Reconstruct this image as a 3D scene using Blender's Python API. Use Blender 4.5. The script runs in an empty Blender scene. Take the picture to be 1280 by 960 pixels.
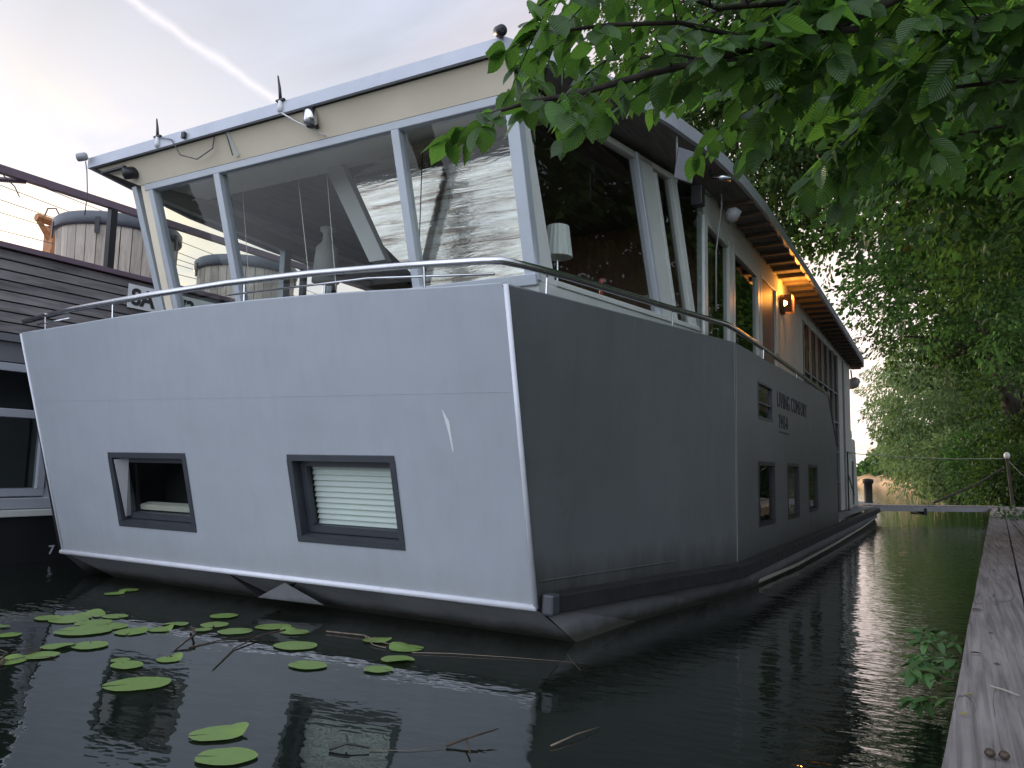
import bpy, bmesh, math, random
import numpy as np
from mathutils import Vector, Matrix
random.seed(7)
rng = np.random.default_rng(11)
S = bpy.context.scene
C = S.collection
PI = math.pi

# ------------------------------------------------------------------ materials
def new_mat(name):
    m = bpy.data.materials.new(name); m.use_nodes = True
    nt = m.node_tree; nt.nodes.clear()
    return m, nt, nt.nodes, nt.links

def nd(nt, typ, **kw):
    n = nt.nodes.new(typ)
    for k, v in kw.items():
        if k in n.inputs: n.inputs[k].default_value = v
        else: setattr(n, k, v)
    return n

def c4(c): return (c[0], c[1], c[2], 1.0)

def coords(nt, scale=(1, 1, 1), rot=(0, 0, 0)):
    tc = nt.nodes.new('ShaderNodeTexCoord')
    mp = nt.nodes.new('ShaderNodeMapping')
    mp.inputs['Scale'].default_value = scale
    mp.inputs['Rotation'].default_value = rot
    nt.links.new(tc.outputs['Object'], mp.inputs['Vector'])
    return mp.outputs['Vector']

def ramp(nt, fac, stops):
    r = nt.nodes.new('ShaderNodeValToRGB')
    e = r.color_ramp.elements
    while len(e) < len(stops): e.new(0.5)
    for el, (p, c) in zip(e, stops):
        el.position = p; el.color = c4(c) if len(c) == 3 else c
    nt.links.new(fac, r.inputs['Fac'])
    return r.outputs['Color']

def paint(name, col, rough=0.45, metal=0.0, var=0.10, scale=1.6, streak=0.0, bump=0.02, spec=0.5, coat=0.0, dirt=None, dirt_amt=0.0, tide=None):
    """painted / plain surface: soft mottling, optional vertical rain streaks and dirt spots"""
    m, nt, N, L = new_mat(name)
    out = nd(nt, 'ShaderNodeOutputMaterial'); p = nd(nt, 'ShaderNodeBsdfPrincipled')
    p.inputs['Roughness'].default_value = rough; p.inputs['Metallic'].default_value = metal
    p.inputs['Specular IOR Level'].default_value = spec; p.inputs['Coat Weight'].default_value = coat
    L.new(p.outputs[0], out.inputs[0])
    n1 = nd(nt, 'ShaderNodeTexNoise', Scale=scale, Detail=6.0, Roughness=0.6); L.new(coords(nt), n1.inputs['Vector'])
    lo = [max(0, c * (1 - var)) for c in col]; hi = [min(1, c * (1 + var)) for c in col]
    colr = ramp(nt, n1.outputs['Fac'], [(0.3, lo), (0.7, hi)])
    if streak > 0:
        n2 = nd(nt, 'ShaderNodeTexNoise', Scale=1.0, Detail=5.0, Roughness=0.65)
        L.new(coords(nt, (9, 9, 0.45)), n2.inputs['Vector'])
        f = ramp(nt, n2.outputs['Fac'], [(0.45, (0, 0, 0)), (0.75, (1, 1, 1))])
        mul = nd(nt, 'ShaderNodeMath', operation='MULTIPLY'); L.new(f, mul.inputs[0]); mul.inputs[1].default_value = streak
        mx = nd(nt, 'ShaderNodeMix', data_type='RGBA'); L.new(mul.outputs[0], mx.inputs['Factor'])
        L.new(colr, mx.inputs['A']); mx.inputs['B'].default_value = c4([c * 0.72 for c in col]); colr = mx.outputs['Result']
    if dirt:
        n3 = nd(nt, 'ShaderNodeTexNoise', Scale=7.0, Detail=8.0, Roughness=0.7); L.new(coords(nt, (1, 1, 0.6)), n3.inputs['Vector'])
        f = ramp(nt, n3.outputs['Fac'], [(0.62, (0, 0, 0)), (0.74, (1, 1, 1))])
        mul = nd(nt, 'ShaderNodeMath', operation='MULTIPLY'); L.new(f, mul.inputs[0]); mul.inputs[1].default_value = dirt_amt
        mx = nd(nt, 'ShaderNodeMix', data_type='RGBA'); L.new(mul.outputs[0], mx.inputs['Factor'])
        L.new(colr, mx.inputs['A']); mx.inputs['B'].default_value = c4(dirt); colr = mx.outputs['Result']
    if tide:   # irregular growth and grime band just above the water
        tcx = nt.nodes.new('ShaderNodeTexCoord'); sz = nt.nodes.new('ShaderNodeSeparateXYZ'); L.new(tcx.outputs['Object'], sz.inputs[0])
        n7 = nd(nt, 'ShaderNodeTexNoise', Scale=1.0, Detail=7.0, Roughness=.7); L.new(coords(nt, (5, 5, 1.2)), n7.inputs['Vector'])
        sc = nd(nt, 'ShaderNodeMath', operation='MULTIPLY_ADD'); L.new(n7.outputs['Fac'], sc.inputs[0]); sc.inputs[1].default_value = -tide[1]; L.new(sz.outputs['Z'], sc.inputs[2])
        mr = nd(nt, 'ShaderNodeMapRange'); L.new(sc.outputs[0], mr.inputs['Value']); mr.inputs['From Min'].default_value = tide[0] - tide[1]; mr.inputs['From Max'].default_value = tide[0] - tide[1] * .35; mr.inputs['To Min'].default_value = tide[3]; mr.inputs['To Max'].default_value = 0
        mt = nd(nt, 'ShaderNodeMix', data_type='RGBA'); L.new(mr.outputs[0], mt.inputs['Factor']); L.new(colr, mt.inputs['A']); mt.inputs['B'].default_value = c4(tide[2]); colr = mt.outputs['Result']
    L.new(colr, p.inputs['Base Color'])
    if bump > 0:
        n4 = nd(nt, 'ShaderNodeTexNoise', Scale=2.2, Detail=3.0); L.new(coords(nt), n4.inputs['Vector'])
        b = nd(nt, 'ShaderNodeBump', Strength=bump, Distance=0.1); L.new(n4.outputs['Fac'], b.inputs['Height']); L.new(b.outputs[0], p.inputs['Normal'])
    return m

def wood(name, col, dark, scale=(2, 30, 30), rough=0.8, bump=0.3, crack=0.0):
    m, nt, N, L = new_mat(name)
    out = nd(nt, 'ShaderNodeOutputMaterial'); p = nd(nt, 'ShaderNodeBsdfPrincipled', Roughness=rough)
    p.inputs['Specular IOR Level'].default_value = 0.3
    L.new(p.outputs[0], out.inputs[0])
    v = coords(nt, scale)
    n1 = nd(nt, 'ShaderNodeTexNoise', Scale=1.0, Detail=8.0, Roughness=0.65, Distortion=0.6); L.new(v, n1.inputs['Vector'])
    n2 = nd(nt, 'ShaderNodeTexNoise', Scale=1.3, Detail=4.0); L.new(coords(nt), n2.inputs['Vector'])
    c1 = ramp(nt, n1.outputs['Fac'], [(0.32, dark), (0.62, col)])
    mx = nd(nt, 'ShaderNodeMix', data_type='RGBA', blend_type='MULTIPLY'); mx.inputs['Factor'].default_value = 1.0
    L.new(c1, mx.inputs['A']); L.new(ramp(nt, n2.outputs['Fac'], [(0.3, (0.72, 0.72, 0.72)), (0.7, (1, 1, 1))]), mx.inputs['B'])
    colr = mx.outputs['Result']
    r = nd(nt, 'ShaderNodeNewGeometry')
    mi = nd(nt, 'ShaderNodeMix', data_type='RGBA', blend_type='MULTIPLY'); mi.inputs['Factor'].default_value = 0.8
    L.new(colr, mi.inputs['A']); L.new(ramp(nt, r.outputs['Random Per Island'], [(0.0, (0.7, 0.7, 0.7)), (1.0, (1.1, 1.08, 1.05))]), mi.inputs['B']); colr = mi.outputs['Result']
    if crack > 0:
        # checks along the grain and dark knots
        n3 = nd(nt, 'ShaderNodeTexNoise', Scale=1.0, Detail=3.0, Distortion=0.8); L.new(coords(nt, (7, 0.55, 1)), n3.inputs['Vector'])
        f = ramp(nt, n3.outputs['Fac'], [(0.488, (0, 0, 0)), (0.5, (1, 1, 1)), (0.512, (0, 0, 0))])
        n5 = nd(nt, 'ShaderNodeTexNoise', Scale=1.7, Detail=2.0); L.new(coords(nt), n5.inputs['Vector'])
        g = ramp(nt, n5.outputs['Fac'], [(0.5, (0, 0, 0)), (0.58, (1, 1, 1))])
        vo = nd(nt, 'ShaderNodeTexVoronoi', Scale=2.3); L.new(coords(nt, (2.0, 1.0, 1)), vo.inputs['Vector'])
        k = ramp(nt, vo.outputs['Distance'], [(0.05, (1, 1, 1)), (0.10, (0, 0, 0))])
        m1 = nd(nt, 'ShaderNodeMath', operation='MULTIPLY'); L.new(f, m1.inputs[0]); L.new(g, m1.inputs[1])
        m2 = nd(nt, 'ShaderNodeMath', operation='MAXIMUM'); L.new(m1.outputs[0], m2.inputs[0]); L.new(k, m2.inputs[1])
        m3 = nd(nt, 'ShaderNodeMath', operation='MULTIPLY'); L.new(m2.outputs[0], m3.inputs[0]); m3.inputs[1].default_value = crack
        m4 = nd(nt, 'ShaderNodeMix', data_type='RGBA'); L.new(m3.outputs[0], m4.inputs['Factor']); L.new(colr, m4.inputs['A'])
        m4.inputs['B'].default_value = (0.025, 0.022, 0.022, 1); colr = m4.outputs['Result']
    L.new(colr, p.inputs['Base Color'])
    b = nd(nt, 'ShaderNodeBump', Strength=bump, Distance=0.01); L.new(n1.outputs['Fac'], b.inputs['Height']); L.new(b.outputs[0], p.inputs['Normal'])
    return m

def glass(name, tint=(0.86, 0.9, 0.88), ior=1.5, wave=0.006):
    m, nt, N, L = new_mat(name)
    out = nd(nt, 'ShaderNodeOutputMaterial')
    t = nd(nt, 'ShaderNodeBsdfTransparent'); t.inputs['Color'].default_value = c4(tint)
    g = nd(nt, 'ShaderNodeBsdfGlossy', Roughness=0.0)
    lw = nd(nt, 'ShaderNodeLayerWeight', Blend=0.5)
    pw_ = nd(nt, 'ShaderNodeMath', operation='POWER'); L.new(lw.outputs['Facing'], pw_.inputs[0]); pw_.inputs[1].default_value = 4.0
    f0 = 1.3 * ((ior - 1) / (ior + 1)) ** 2
    f = nd(nt, 'ShaderNodeMath', operation='MULTIPLY_ADD'); L.new(pw_.outputs[0], f.inputs[0]); f.inputs[1].default_value = 0.9 - f0; f.inputs[2].default_value = f0
    mx = nd(nt, 'ShaderNodeMixShader')
    n = nd(nt, 'ShaderNodeTexNoise', Scale=1.4, Detail=2.0); L.new(coords(nt), n.inputs['Vector'])
    b = nd(nt, 'ShaderNodeBump', Strength=0.25, Distance=wave); L.new(n.outputs['Fac'], b.inputs['Height'])
    L.new(b.outputs[0], g.inputs['Normal'])
    L.new(f.outputs[0], mx.inputs[0]); L.new(t.outputs[0], mx.inputs[1]); L.new(g.outputs[0], mx.inputs[2]); L.new(mx.outputs[0], out.inputs[0])
    return m

def leaf_mat(name, dark, light, trans, tw=0.42, rough=0.42, spec=0.45, vein=False, spots=False):
    m, nt, N, L = new_mat(name)
    out = nd(nt, 'ShaderNodeOutputMaterial'); p = nd(nt, 'ShaderNodeBsdfPrincipled', Roughness=rough)
    p.inputs['Specular IOR Level'].default_value = spec
    geo = nd(nt, 'ShaderNodeNewGeometry')
    L.new(ramp(nt, geo.outputs['Random Per Island'], [(0.0, dark), (0.7, light), (1.0, [min(1, c * 1.5) for c in light])]), p.inputs['Base Color'])
    tr = nd(nt, 'ShaderNodeBsdfTranslucent')
    L.new(ramp(nt, geo.outputs['Random Per Island'], [(0.0, [c * 0.6 for c in trans]), (0.8, trans), (1.0, [min(1, c * 1.5) for c in trans])]), tr.inputs['Color'])
    mx = nd(nt, 'ShaderNodeMixShader'); mx.inputs[0].default_value = tw
    L.new(p.outputs[0], mx.inputs[1]); L.new(tr.outputs[0], mx.inputs[2]); L.new(mx.outputs[0], out.inputs[0])
    if spots:
        nz = nd(nt, 'ShaderNodeTexNoise', Scale=16.0, Detail=6.0, Roughness=.7); L.new(coords(nt), nz.inputs['Vector'])
        f = ramp(nt, nz.outputs['Fac'], [(.60, (0, 0, 0)), (.70, (1, 1, 1))])
        old = p.inputs['Base Color'].links[0].from_socket
        m2 = nd(nt, 'ShaderNodeMix', data_type='RGBA'); L.new(f, m2.inputs['Factor']); L.new(old, m2.inputs['A']); m2.inputs['B'].default_value = (.16, .13, .04, 1); L.new(m2.outputs['Result'], p.inputs['Base Color'])
        n6 = nd(nt, 'ShaderNodeTexNoise', Scale=22.0, Detail=3.0); L.new(coords(nt), n6.inputs['Vector'])
        b = nd(nt, 'ShaderNodeBump', Strength=.35, Distance=.01); L.new(n6.outputs['Fac'], b.inputs['Height']); L.new(b.outputs[0], p.inputs['Normal'])
    elif not vein:   # patches of paler and darker growth
        nz = nd(nt, 'ShaderNodeTexNoise', Scale=.55, Detail=3.0); L.new(coords(nt), nz.inputs['Vector'])
        f = ramp(nt, nz.outputs['Fac'], [(.35, (.62, .66, .66)), (.65, (1.25, 1.2, 1.05))])
        old = p.inputs['Base Color'].links[0].from_socket
        m2 = nd(nt, 'ShaderNodeMix', data_type='RGBA', blend_type='MULTIPLY'); m2.inputs['Factor'].default_value = 1; L.new(old, m2.inputs['A']); L.new(f, m2.inputs['B']); L.new(m2.outputs['Result'], p.inputs['Base Color'])
    if vein:   # herring-bone side veins from the leaf's own uv
        uv = nt.nodes.new('ShaderNodeUVMap'); sp = nt.nodes.new('ShaderNodeSeparateXYZ'); L.new(uv.outputs[0], sp.inputs[0])
        a = nd(nt, 'ShaderNodeMath', operation='ABSOLUTE'); L.new(sp.outputs['Y'], a.inputs[0])
        k = nd(nt, 'ShaderNodeMath', operation='MULTIPLY_ADD'); L.new(a.outputs[0], k.inputs[0]); k.inputs[1].default_value = -.55; L.new(sp.outputs['X'], k.inputs[2])
        k2 = nd(nt, 'ShaderNodeMath', operation='MULTIPLY'); L.new(k.outputs[0], k2.inputs[0]); k2.inputs[1].default_value = 68.0
        sn = nd(nt, 'ShaderNodeMath', operation='SINE'); L.new(k2.outputs[0], sn.inputs[0])
        b = nd(nt, 'ShaderNodeBump', Strength=0.5, Distance=0.002); L.new(sn.outputs[0], b.inputs['Height'])
        L.new(b.outputs[0], p.inputs['Normal']); L.new(b.outputs[0], tr.inputs['Normal'])
    return m

M = {}
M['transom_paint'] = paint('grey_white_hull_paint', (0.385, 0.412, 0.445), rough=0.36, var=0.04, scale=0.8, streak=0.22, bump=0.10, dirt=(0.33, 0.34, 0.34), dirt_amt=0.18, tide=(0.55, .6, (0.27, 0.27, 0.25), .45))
M['side_paint_shaded'] = paint('shade_darkened_side_grey', (0.130, 0.139, 0.143), rough=0.40, var=0.12, scale=0.8, streak=0.28, bump=0.12, dirt=(0.06, 0.06, 0.055), dirt_amt=0.35, tide=(0.62, .55, (0.035, 0.037, 0.028), .85))  # hull grey with the starboard side's shade put into the colour
M['under_paint'] = paint('dark_underbody_paint', (0.23, 0.235, 0.24), rough=0.45, var=0.2, scale=2.0, streak=0.3, dirt=(0.08, 0.07, 0.05), dirt_amt=0.5, tide=(0.12, .16, (0.035, 0.036, 0.02), .9))
M['trim_white'] = paint('white_trim_paint', (0.70, 0.71, 0.75), rough=0.35, var=0.05, scale=5, dirt=(0.35, 0.33, 0.30), dirt_amt=0.5)
M['black_rubber'] = paint('black_rubber', (0.016, 0.016, 0.017), rough=0.7, var=0.4, scale=6, bump=0.2, dirt=(0.06, 0.06, 0.05), dirt_amt=0.5)
M['anthracite'] = paint('anthracite_frame', (0.045, 0.05, 0.06), rough=0.4, var=0.15, scale=5, dirt=(0.2, 0.2, 0.2), dirt_amt=0.12)
M['alu'] = paint('pale_aluminium_frame', (0.50, 0.54, 0.58), rough=0.35, metal=0.15, var=0.05, scale=4)
M['white_frame'] = paint('white_frame_paint', (0.62, 0.64, 0.60), rough=0.4, var=0.06, scale=3, streak=0.15, dirt=(0.3, 0.3, 0.25), dirt_amt=0.2)
M['cream'] = paint('cream_panel', (0.84, 0.75, 0.58), rough=0.5, var=0.06, scale=1.2, dirt=(0.42, 0.38, 0.3), dirt_amt=0.25)
M['fascia'] = paint('zinc_fascia', (0.46, 0.48, 0.53), rough=0.45, metal=0.2, var=0.08, scale=2.5, dirt=(0.2, 0.2, 0.2), dirt_amt=0.3)
M['roof_top'] = paint('bitumen_roof', (0.10, 0.10, 0.11), rough=0.9, var=0.2)
M['soffit'] = wood('soffit_board', (0.27, 0.255, 0.235), (0.16, 0.15, 0.14), (20, 2, 20), bump=0.15)
M['rafter'] = wood('rafter_timber', (0.24, 0.20, 0.16), (0.12, 0.10, 0.08), (2, 20, 20), bump=0.2)
M['steel'] = paint('brushed_steel', (0.62, 0.62, 0.64), rough=0.22, metal=1.0, var=0.06, scale=8, bump=0.0)
M['black'] = paint('black_plastic', (0.02, 0.02, 0.022), rough=0.45, var=0.2, bump=0.0)
M['grey_plastic'] = paint('grey_plastic', (0.30, 0.30, 0.31), rough=0.45, var=0.1, bump=0.0)
M['white_plastic'] = paint('white_plastic', (0.72, 0.72, 0.72), rough=0.45, var=0.06, bump=0.0)
M['dark_ceiling'] = wood('dark_ceiling_board', (0.15, 0.12, 0.10), (0.075, 0.058, 0.048), (30, 2, 30), rough=0.7, bump=0.1)
M['pale_ceiling'] = paint('pale_ceiling_panel', (0.80, 0.80, 0.72), rough=0.5, var=0.06)
M['brown_wall'] = wood('brown_wall_panel', (0.26, 0.14, 0.09), (0.15, 0.08, 0.05), (20, 20, 2), rough=0.5, bump=0.1)
M['floor_in'] = wood('interior_floor', (0.22, 0.14, 0.08), (0.13, 0.08, 0.05), (20, 2, 20), rough=0.5)
M['deck'] = paint('grey_deck_paint', (0.22, 0.22, 0.22), rough=0.8, var=0.15, scale=3)
M['dark_inside'] = paint('dark_interior', (0.014, 0.014, 0.015), rough=0.8, var=0.2)
M['blind'] = paint('white_blind_fabric', (0.72, 0.76, 0.72), rough=0.7, var=0.03)
M['sill_cream'] = paint('cream_sill', (0.55, 0.53, 0.44), rough=0.5, var=0.06)
M['glass'] = glass('window_glass')
M['glass_dark'] = glass('dark_window_glass', tint=(0.55, 0.6, 0.58), ior=1.6)
M['lattice_glass'] = glass('green_lattice_glass', tint=(0.30, 0.38, 0.33), ior=1.7)
M['green_screen'] = paint('dark_green_screen', (0.06, 0.10, 0.055), rough=0.7, var=0.5, scale=0.9)
M['brace_grey'] = paint('grey_painted_brace', (0.42, 0.41, 0.39), rough=0.6, var=0.1)
M['reed_stem'] = paint('wet_reed_stem', (0.17, 0.13, 0.09), rough=0.6, var=0.3, scale=20)
M['letter'] = paint('dark_lettering', (0.035, 0.036, 0.04), rough=0.6, var=0.2, bump=0)
M['letter_white'] = paint('white_lettering', (0.55, 0.55, 0.56), rough=0.6, var=0.2, bump=0)
M['sign_plate'] = paint('white_sign_plate', (0.82, 0.83, 0.82), rough=0.5, var=0.05)
M['slats'] = wood('charcoal_slat_wood', (0.30, 0.28, 0.285), (0.15, 0.14, 0.145), (30, 1.6, 14), bump=0.3)
M['purple_steel'] = paint('brown_violet_steel', (0.17, 0.12, 0.15), rough=0.5, var=0.12, scale=4)
M['nb_hull'] = paint('black_hull_paint', (0.018, 0.019, 0.021), rough=0.5, var=0.3, streak=0.3, dirt=(0.05, 0.045, 0.04), dirt_amt=0.4)
M['nb_frame'] = paint('grey_window_frame', (0.40, 0.42, 0.46), rough=0.4, var=0.06)
M['nb_band'] = paint('grey_wall_band', (0.16, 0.165, 0.18), rough=0.6, var=0.1)
M['stave'] = wood('pale_tub_stave', (0.76, 0.68, 0.58), (0.52, 0.45, 0.37), (20, 20, 2), bump=0.25)
M['tub_cover'] = paint('charcoal_vinyl_cover', (0.085, 0.092, 0.11), rough=0.45, var=0.15, scale=3, bump=0.15)
M['jetty'] = wood('weathered_jetty_plank', (0.43, 0.385, 0.37), (0.18, 0.155, 0.15), (34, 0.9, 20), rough=0.85, bump=0.55, crack=0.9)
M['pile'] = wood('dark_wet_timber', (0.10, 0.085, 0.07), (0.04, 0.034, 0.03), (12, 12, 1.5), bump=0.5)
M['bark'] = wood('dark_bark', (0.085, 0.07, 0.055), (0.03, 0.026, 0.022), (9, 9, 1.6), rough=0.9, bump=0.8)
M['twig_bark'] = wood('twig_bark', (0.10, 0.075, 0.05), (0.05, 0.037, 0.025), (20, 20, 20), rough=0.8)
M['orange_paint'] = paint('rusty_orange_paint', (0.42, 0.17, 0.06), rough=0.6, var=0.3, scale=5)
M['red'] = paint('red_wax', (0.45, 0.03, 0.02), rough=0.5, var=0.1)
M['soil'] = paint('bank_soil', (0.045, 0.05, 0.025), rough=0.95, var=0.5, scale=2.0, bump=0.5)
M['reed'] = paint('pale_reed_bank', (0.55, 0.34, 0.17), rough=0.9, var=0.5, scale=0.8, streak=0.4, bump=0.5)
M['rope'] = paint('pale_rope', (0.36, 0.33, 0.28), rough=0.9, var=0.2, scale=20)
M['wire'] = paint('dark_wire', (0.10, 0.10, 0.11), rough=0.6, var=0.1, bump=0)
M['cabin_white'] = paint('white_cabin_paint', (0.52, 0.51, 0.46), rough=0.5, var=0.1, scale=2, streak=0.3, dirt=(0.25, 0.24, 0.2), dirt_amt=0.4)
M['pad'] = leaf_mat('lily_pad_leaf', (0.10, 0.19, 0.045), (0.17, 0.26, 0.055), (0.1, 0.2, 0.02), tw=0.06, rough=0.35, spots=True)
M['elm_leaf'] = leaf_mat('broad_leaf', (0.035, 0.08, 0.02), (0.06, 0.13, 0.03), (0.17, 0.36, 0.045), tw=0.45, rough=0.33, spec=0.7, vein=True)
M['maple_leaf'] = leaf_mat('mid_green_leaf', (0.042, 0.085, 0.03), (0.075, 0.14, 0.048), (0.10, 0.24, 0.05), tw=0.42, rough=.5, spec=.25)
M['dark_leaf'] = leaf_mat('dark_green_leaf', (0.03, 0.058, 0.024), (0.055, 0.095, 0.035), (0.10, 0.2, 0.03), tw=0.4, rough=.5, spec=.25)
M['willow_leaf'] = leaf_mat('pale_willow_leaf', (0.12, 0.18, 0.085), (0.20, 0.28, 0.13), (0.26, 0.38, 0.13), tw=0.45, rough=.55, spec=.2)
M['nettle_leaf'] = leaf_mat('nettle_leaf', (0.06, 0.14, 0.045), (0.10, 0.20, 0.07), (0.12, 0.25, 0.05), tw=0.35)

# foil blind: crinkled mirror film hung behind the pane
m, nt, N_, L_ = new_mat('crinkled_mirror_foil')
o_ = nd(nt, 'ShaderNodeOutputMaterial'); p_ = nd(nt, 'ShaderNodeBsdfPrincipled', Roughness=0.10, Metallic=1.0)
p_.inputs['Base Color'].default_value = (0.80, 0.74, 0.66, 1)
n_ = nd(nt, 'ShaderNodeTexNoise', Scale=1.0, Detail=4.0, Roughness=0.55, Distortion=0.5); L_.new(coords(nt, (1.6, 1, 13), (0, 0.12, 0)), n_.inputs['Vector'])
b_ = nd(nt, 'ShaderNodeBump', Strength=0.5, Distance=0.010); L_.new(n_.outputs['Fac'], b_.inputs['Height']); L_.new(b_.outputs[0], p_.inputs['Normal'])
n5_ = nd(nt, 'ShaderNodeTexNoise', Scale=1.0, Detail=6.0, Roughness=0.7, Distortion=0.6); L_.new(coords(nt, (1.3, 1, 24), (0, 0.16, 0)), n5_.inputs['Vector'])
L_.new(ramp(nt, n5_.outputs['Fac'], [(.36, (.17, .13, .11)), (.46, (.46, .41, .35)), (.7, (.64, .61, .57))]), p_.inputs['Base Color'])
L_.new(p_.outputs[0], o_.inputs[0]); M['foil'] = m

# water
m, nt, N_, L_ = new_mat('river_water')
o_ = nd(nt, 'ShaderNodeOutputMaterial'); p_ = nd(nt, 'ShaderNodeBsdfPrincipled', Roughness=0.015, IOR=1.78)
p_.inputs['Base Color'].default_value = (0.010, 0.014, 0.010, 1)
p_.inputs['Specular IOR Level'].default_value = 0.5
n1 = nd(nt, 'ShaderNodeTexNoise', Scale=1.0, Detail=3.0, Roughness=0.5, Distortion=0.3); L_.new(coords(nt, (0.9, 2.2, 1), (0, 0, 0.3)), n1.inputs['Vector'])
n2 = nd(nt, 'ShaderNodeTexNoise', Scale=1.0, Detail=2.0, Roughness=0.5); L_.new(coords(nt, (5.0, 9.0, 1), (0, 0, -0.2)), n2.inputs['Vector'])
b1 = nd(nt, 'ShaderNodeBump', Strength=0.4, Distance=0.02); L_.new(n1.outputs['Fac'], b1.inputs['Height'])
wtc = nt.nodes.new('ShaderNodeTexCoord'); wsx = nt.nodes.new('ShaderNodeSeparateXYZ'); L_.new(wtc.outputs['Object'], wsx.inputs[0])
wmr = nd(nt, 'ShaderNodeMapRange'); L_.new(wsx.outputs['X'], wmr.inputs['Value']); wmr.inputs['From Min'].default_value = -2.3; wmr.inputs['From Max'].default_value = -0.7; wmr.inputs['To Min'].default_value = .35; wmr.inputs['To Max'].default_value = .8   # the breeze ruffles the open channel, not the sheltered water by the bow
b2 = nd(nt, 'ShaderNodeBump', Strength=0.35, Distance=0.0085); L_.new(wmr.outputs[0], b2.inputs['Strength']); L_.new(n2.outputs['Fac'], b2.inputs['Height']); L_.new(b1.outputs[0], b2.inputs['Normal'])
L_.new(b2.outputs[0], p_.inputs['Normal']); L_.new(p_.outputs[0], o_.inputs[0]); M['water'] = m

# lamp glow
m, nt, N_, L_ = new_mat('lit_lamp_glass')
o_ = nd(nt, 'ShaderNodeOutputMaterial'); e_ = nd(nt, 'ShaderNodeEmission', Strength=6.0); e_.inputs['Color'].default_value = (1.0, 0.50, 0.16, 1)
L_.new(e_.outputs[0], o_.inputs[0]); M['lamp_lit'] = m
M['shade'] = paint('white_lamp_shade', (0.80, 0.80, 0.76), rough=0.8, var=0.03, bump=0)

# ------------------------------------------------------------------ mesh builder
class MB:
    def __init__(self): self.v = []; self.f = []; self.smooth = False
    def poly(self, pts, faces):
        b = len(self.v); self.v += [tuple(p) for p in pts]; self.f += [tuple(b + i for i in f) for f in faces]; return self
    def quad(self, *pts): return self.poly(pts, [tuple(range(len(pts)))])
    def hexa(self, p):   # p: 4 bottom (ccw) + 4 top
        return self.poly(p, [(3, 2, 1, 0), (4, 5, 6, 7), (0, 1, 5, 4), (1, 2, 6, 5), (2, 3, 7, 6), (3, 0, 4, 7)])
    def box(self, x0, x1, y0, y1, z0, z1):
        return self.hexa([(x0, y0, z0), (x1, y0, z0), (x1, y1, z0), (x0, y1, z0), (x0, y0, z1), (x1, y0, z1), (x1, y1, z1), (x0, y1, z1)])
    def obox(self, c, ax, ay, az, sx, sy, sz):   # oriented box, half sizes
        c, ax, ay, az = Vector(c), Vector(ax), Vector(ay), Vector(az)
        q = [(-1, -1, -1), (1, -1, -1), (1, 1, -1), (-1, 1, -1), (-1, -1, 1), (1, -1, 1), (1, 1, 1), (-1, 1, 1)]
        return self.hexa([c + ax * a * sx + ay * b * sy + az * d * sz for a, b, d in q])
    def tube(self, pts, r, n=8, caps=True):
        pts = [Vector(p) for p in pts]; k = len(pts)
        rs = r if isinstance(r, (list, tuple)) else [r] * k
        b = len(self.v); up = None
        for i, p in enumerate(pts):
            t = (pts[min(i + 1, k - 1)] - pts[max(i - 1, 0)])
            t = t.normalized() if t.length > 1e-9 else Vector((0, 0, 1))
            if up is None:
                up = Vector((0, 0, 1)) if abs(t.z) < 0.9 else Vector((1, 0, 0))
            s = t.cross(up).normalized(); up = s.cross(t).normalized()
            for j in range(n):
                a = 2 * PI * j / n
                self.v.append(tuple(p + (s * math.cos(a) + up * math.sin(a)) * rs[i]))
        for i in range(k - 1):
            for j in range(n):
                j2 = (j + 1) % n
                self.f.append((b + i * n + j, b + i * n + j2, b + (i + 1) * n + j2, b + (i + 1) * n + j))
        if caps:
            self.f.append(tuple(b + j for j in range(n))[::-1]); self.f.append(tuple(b + (k - 1) * n + j for j in range(n)))
        return self
    def lathe(self, c, prof, n=24, axis=None):   # prof: list of (radius, height)
        c = Vector(c); b = len(self.v); k = len(prof)
        az = Vector(axis or (0, 0, 1)).normalized()
        ax = az.orthogonal().normalized() if abs(az.z) < 0.999 else Vector((1, 0, 0)); ay = az.cross(ax)
        for r, h in prof:
            for j in range(n):
                a = 2 * PI * j / n
                self.v.append(tuple(c + (ax * math.cos(a) + ay * math.sin(a)) * r + az * h))
        for i in range(k - 1):
            for j in range(n):
                j2 = (j + 1) % n
                self.f.append((b + i * n + j, b + i * n + j2, b + (i + 1) * n + j2, b + (i + 1) * n + j))
        self.f.append(tuple(b + j for j in range(n))[::-1]); self.f.append(tuple(b + (k - 1) * n + j for j in range(n)))
        return self
    def build(self, name, mat, parent=None, bevel=0.0, smooth=False, fix=True):
        me = bpy.data.meshes.new(name); me.from_pydata(self.v, [], self.f)
        if fix:
            bm = bmesh.new(); bm.from_mesh(me); bmesh.ops.remove_doubles(bm, verts=bm.verts, dist=1e-4)
            if fix is True: bmesh.ops.recalc_face_normals(bm, faces=bm.faces)
            bm.to_mesh(me); bm.free()
        me.materials.append(M[mat] if isinstance(mat, str) else mat)
        o = bpy.data.objects.new(name, me); C.objects.link(o)
        if parent: attach(o, parent)
        if bevel > 0:
            bv = o.modifiers.new('bevel', 'BEVEL'); bv.width = bevel; bv.segments = 2; bv.limit_method = 'ANGLE'
        if smooth: me.shade_smooth()
        return o

def world_loc(o):
    l = Vector(o.location)
    if o.parent: l = l + world_loc(o.parent) + o.matrix_parent_inverse.translation
    return l
def attach(o, parent):
    o.parent = parent; o.matrix_parent_inverse = Matrix.Translation(-world_loc(parent))

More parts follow.
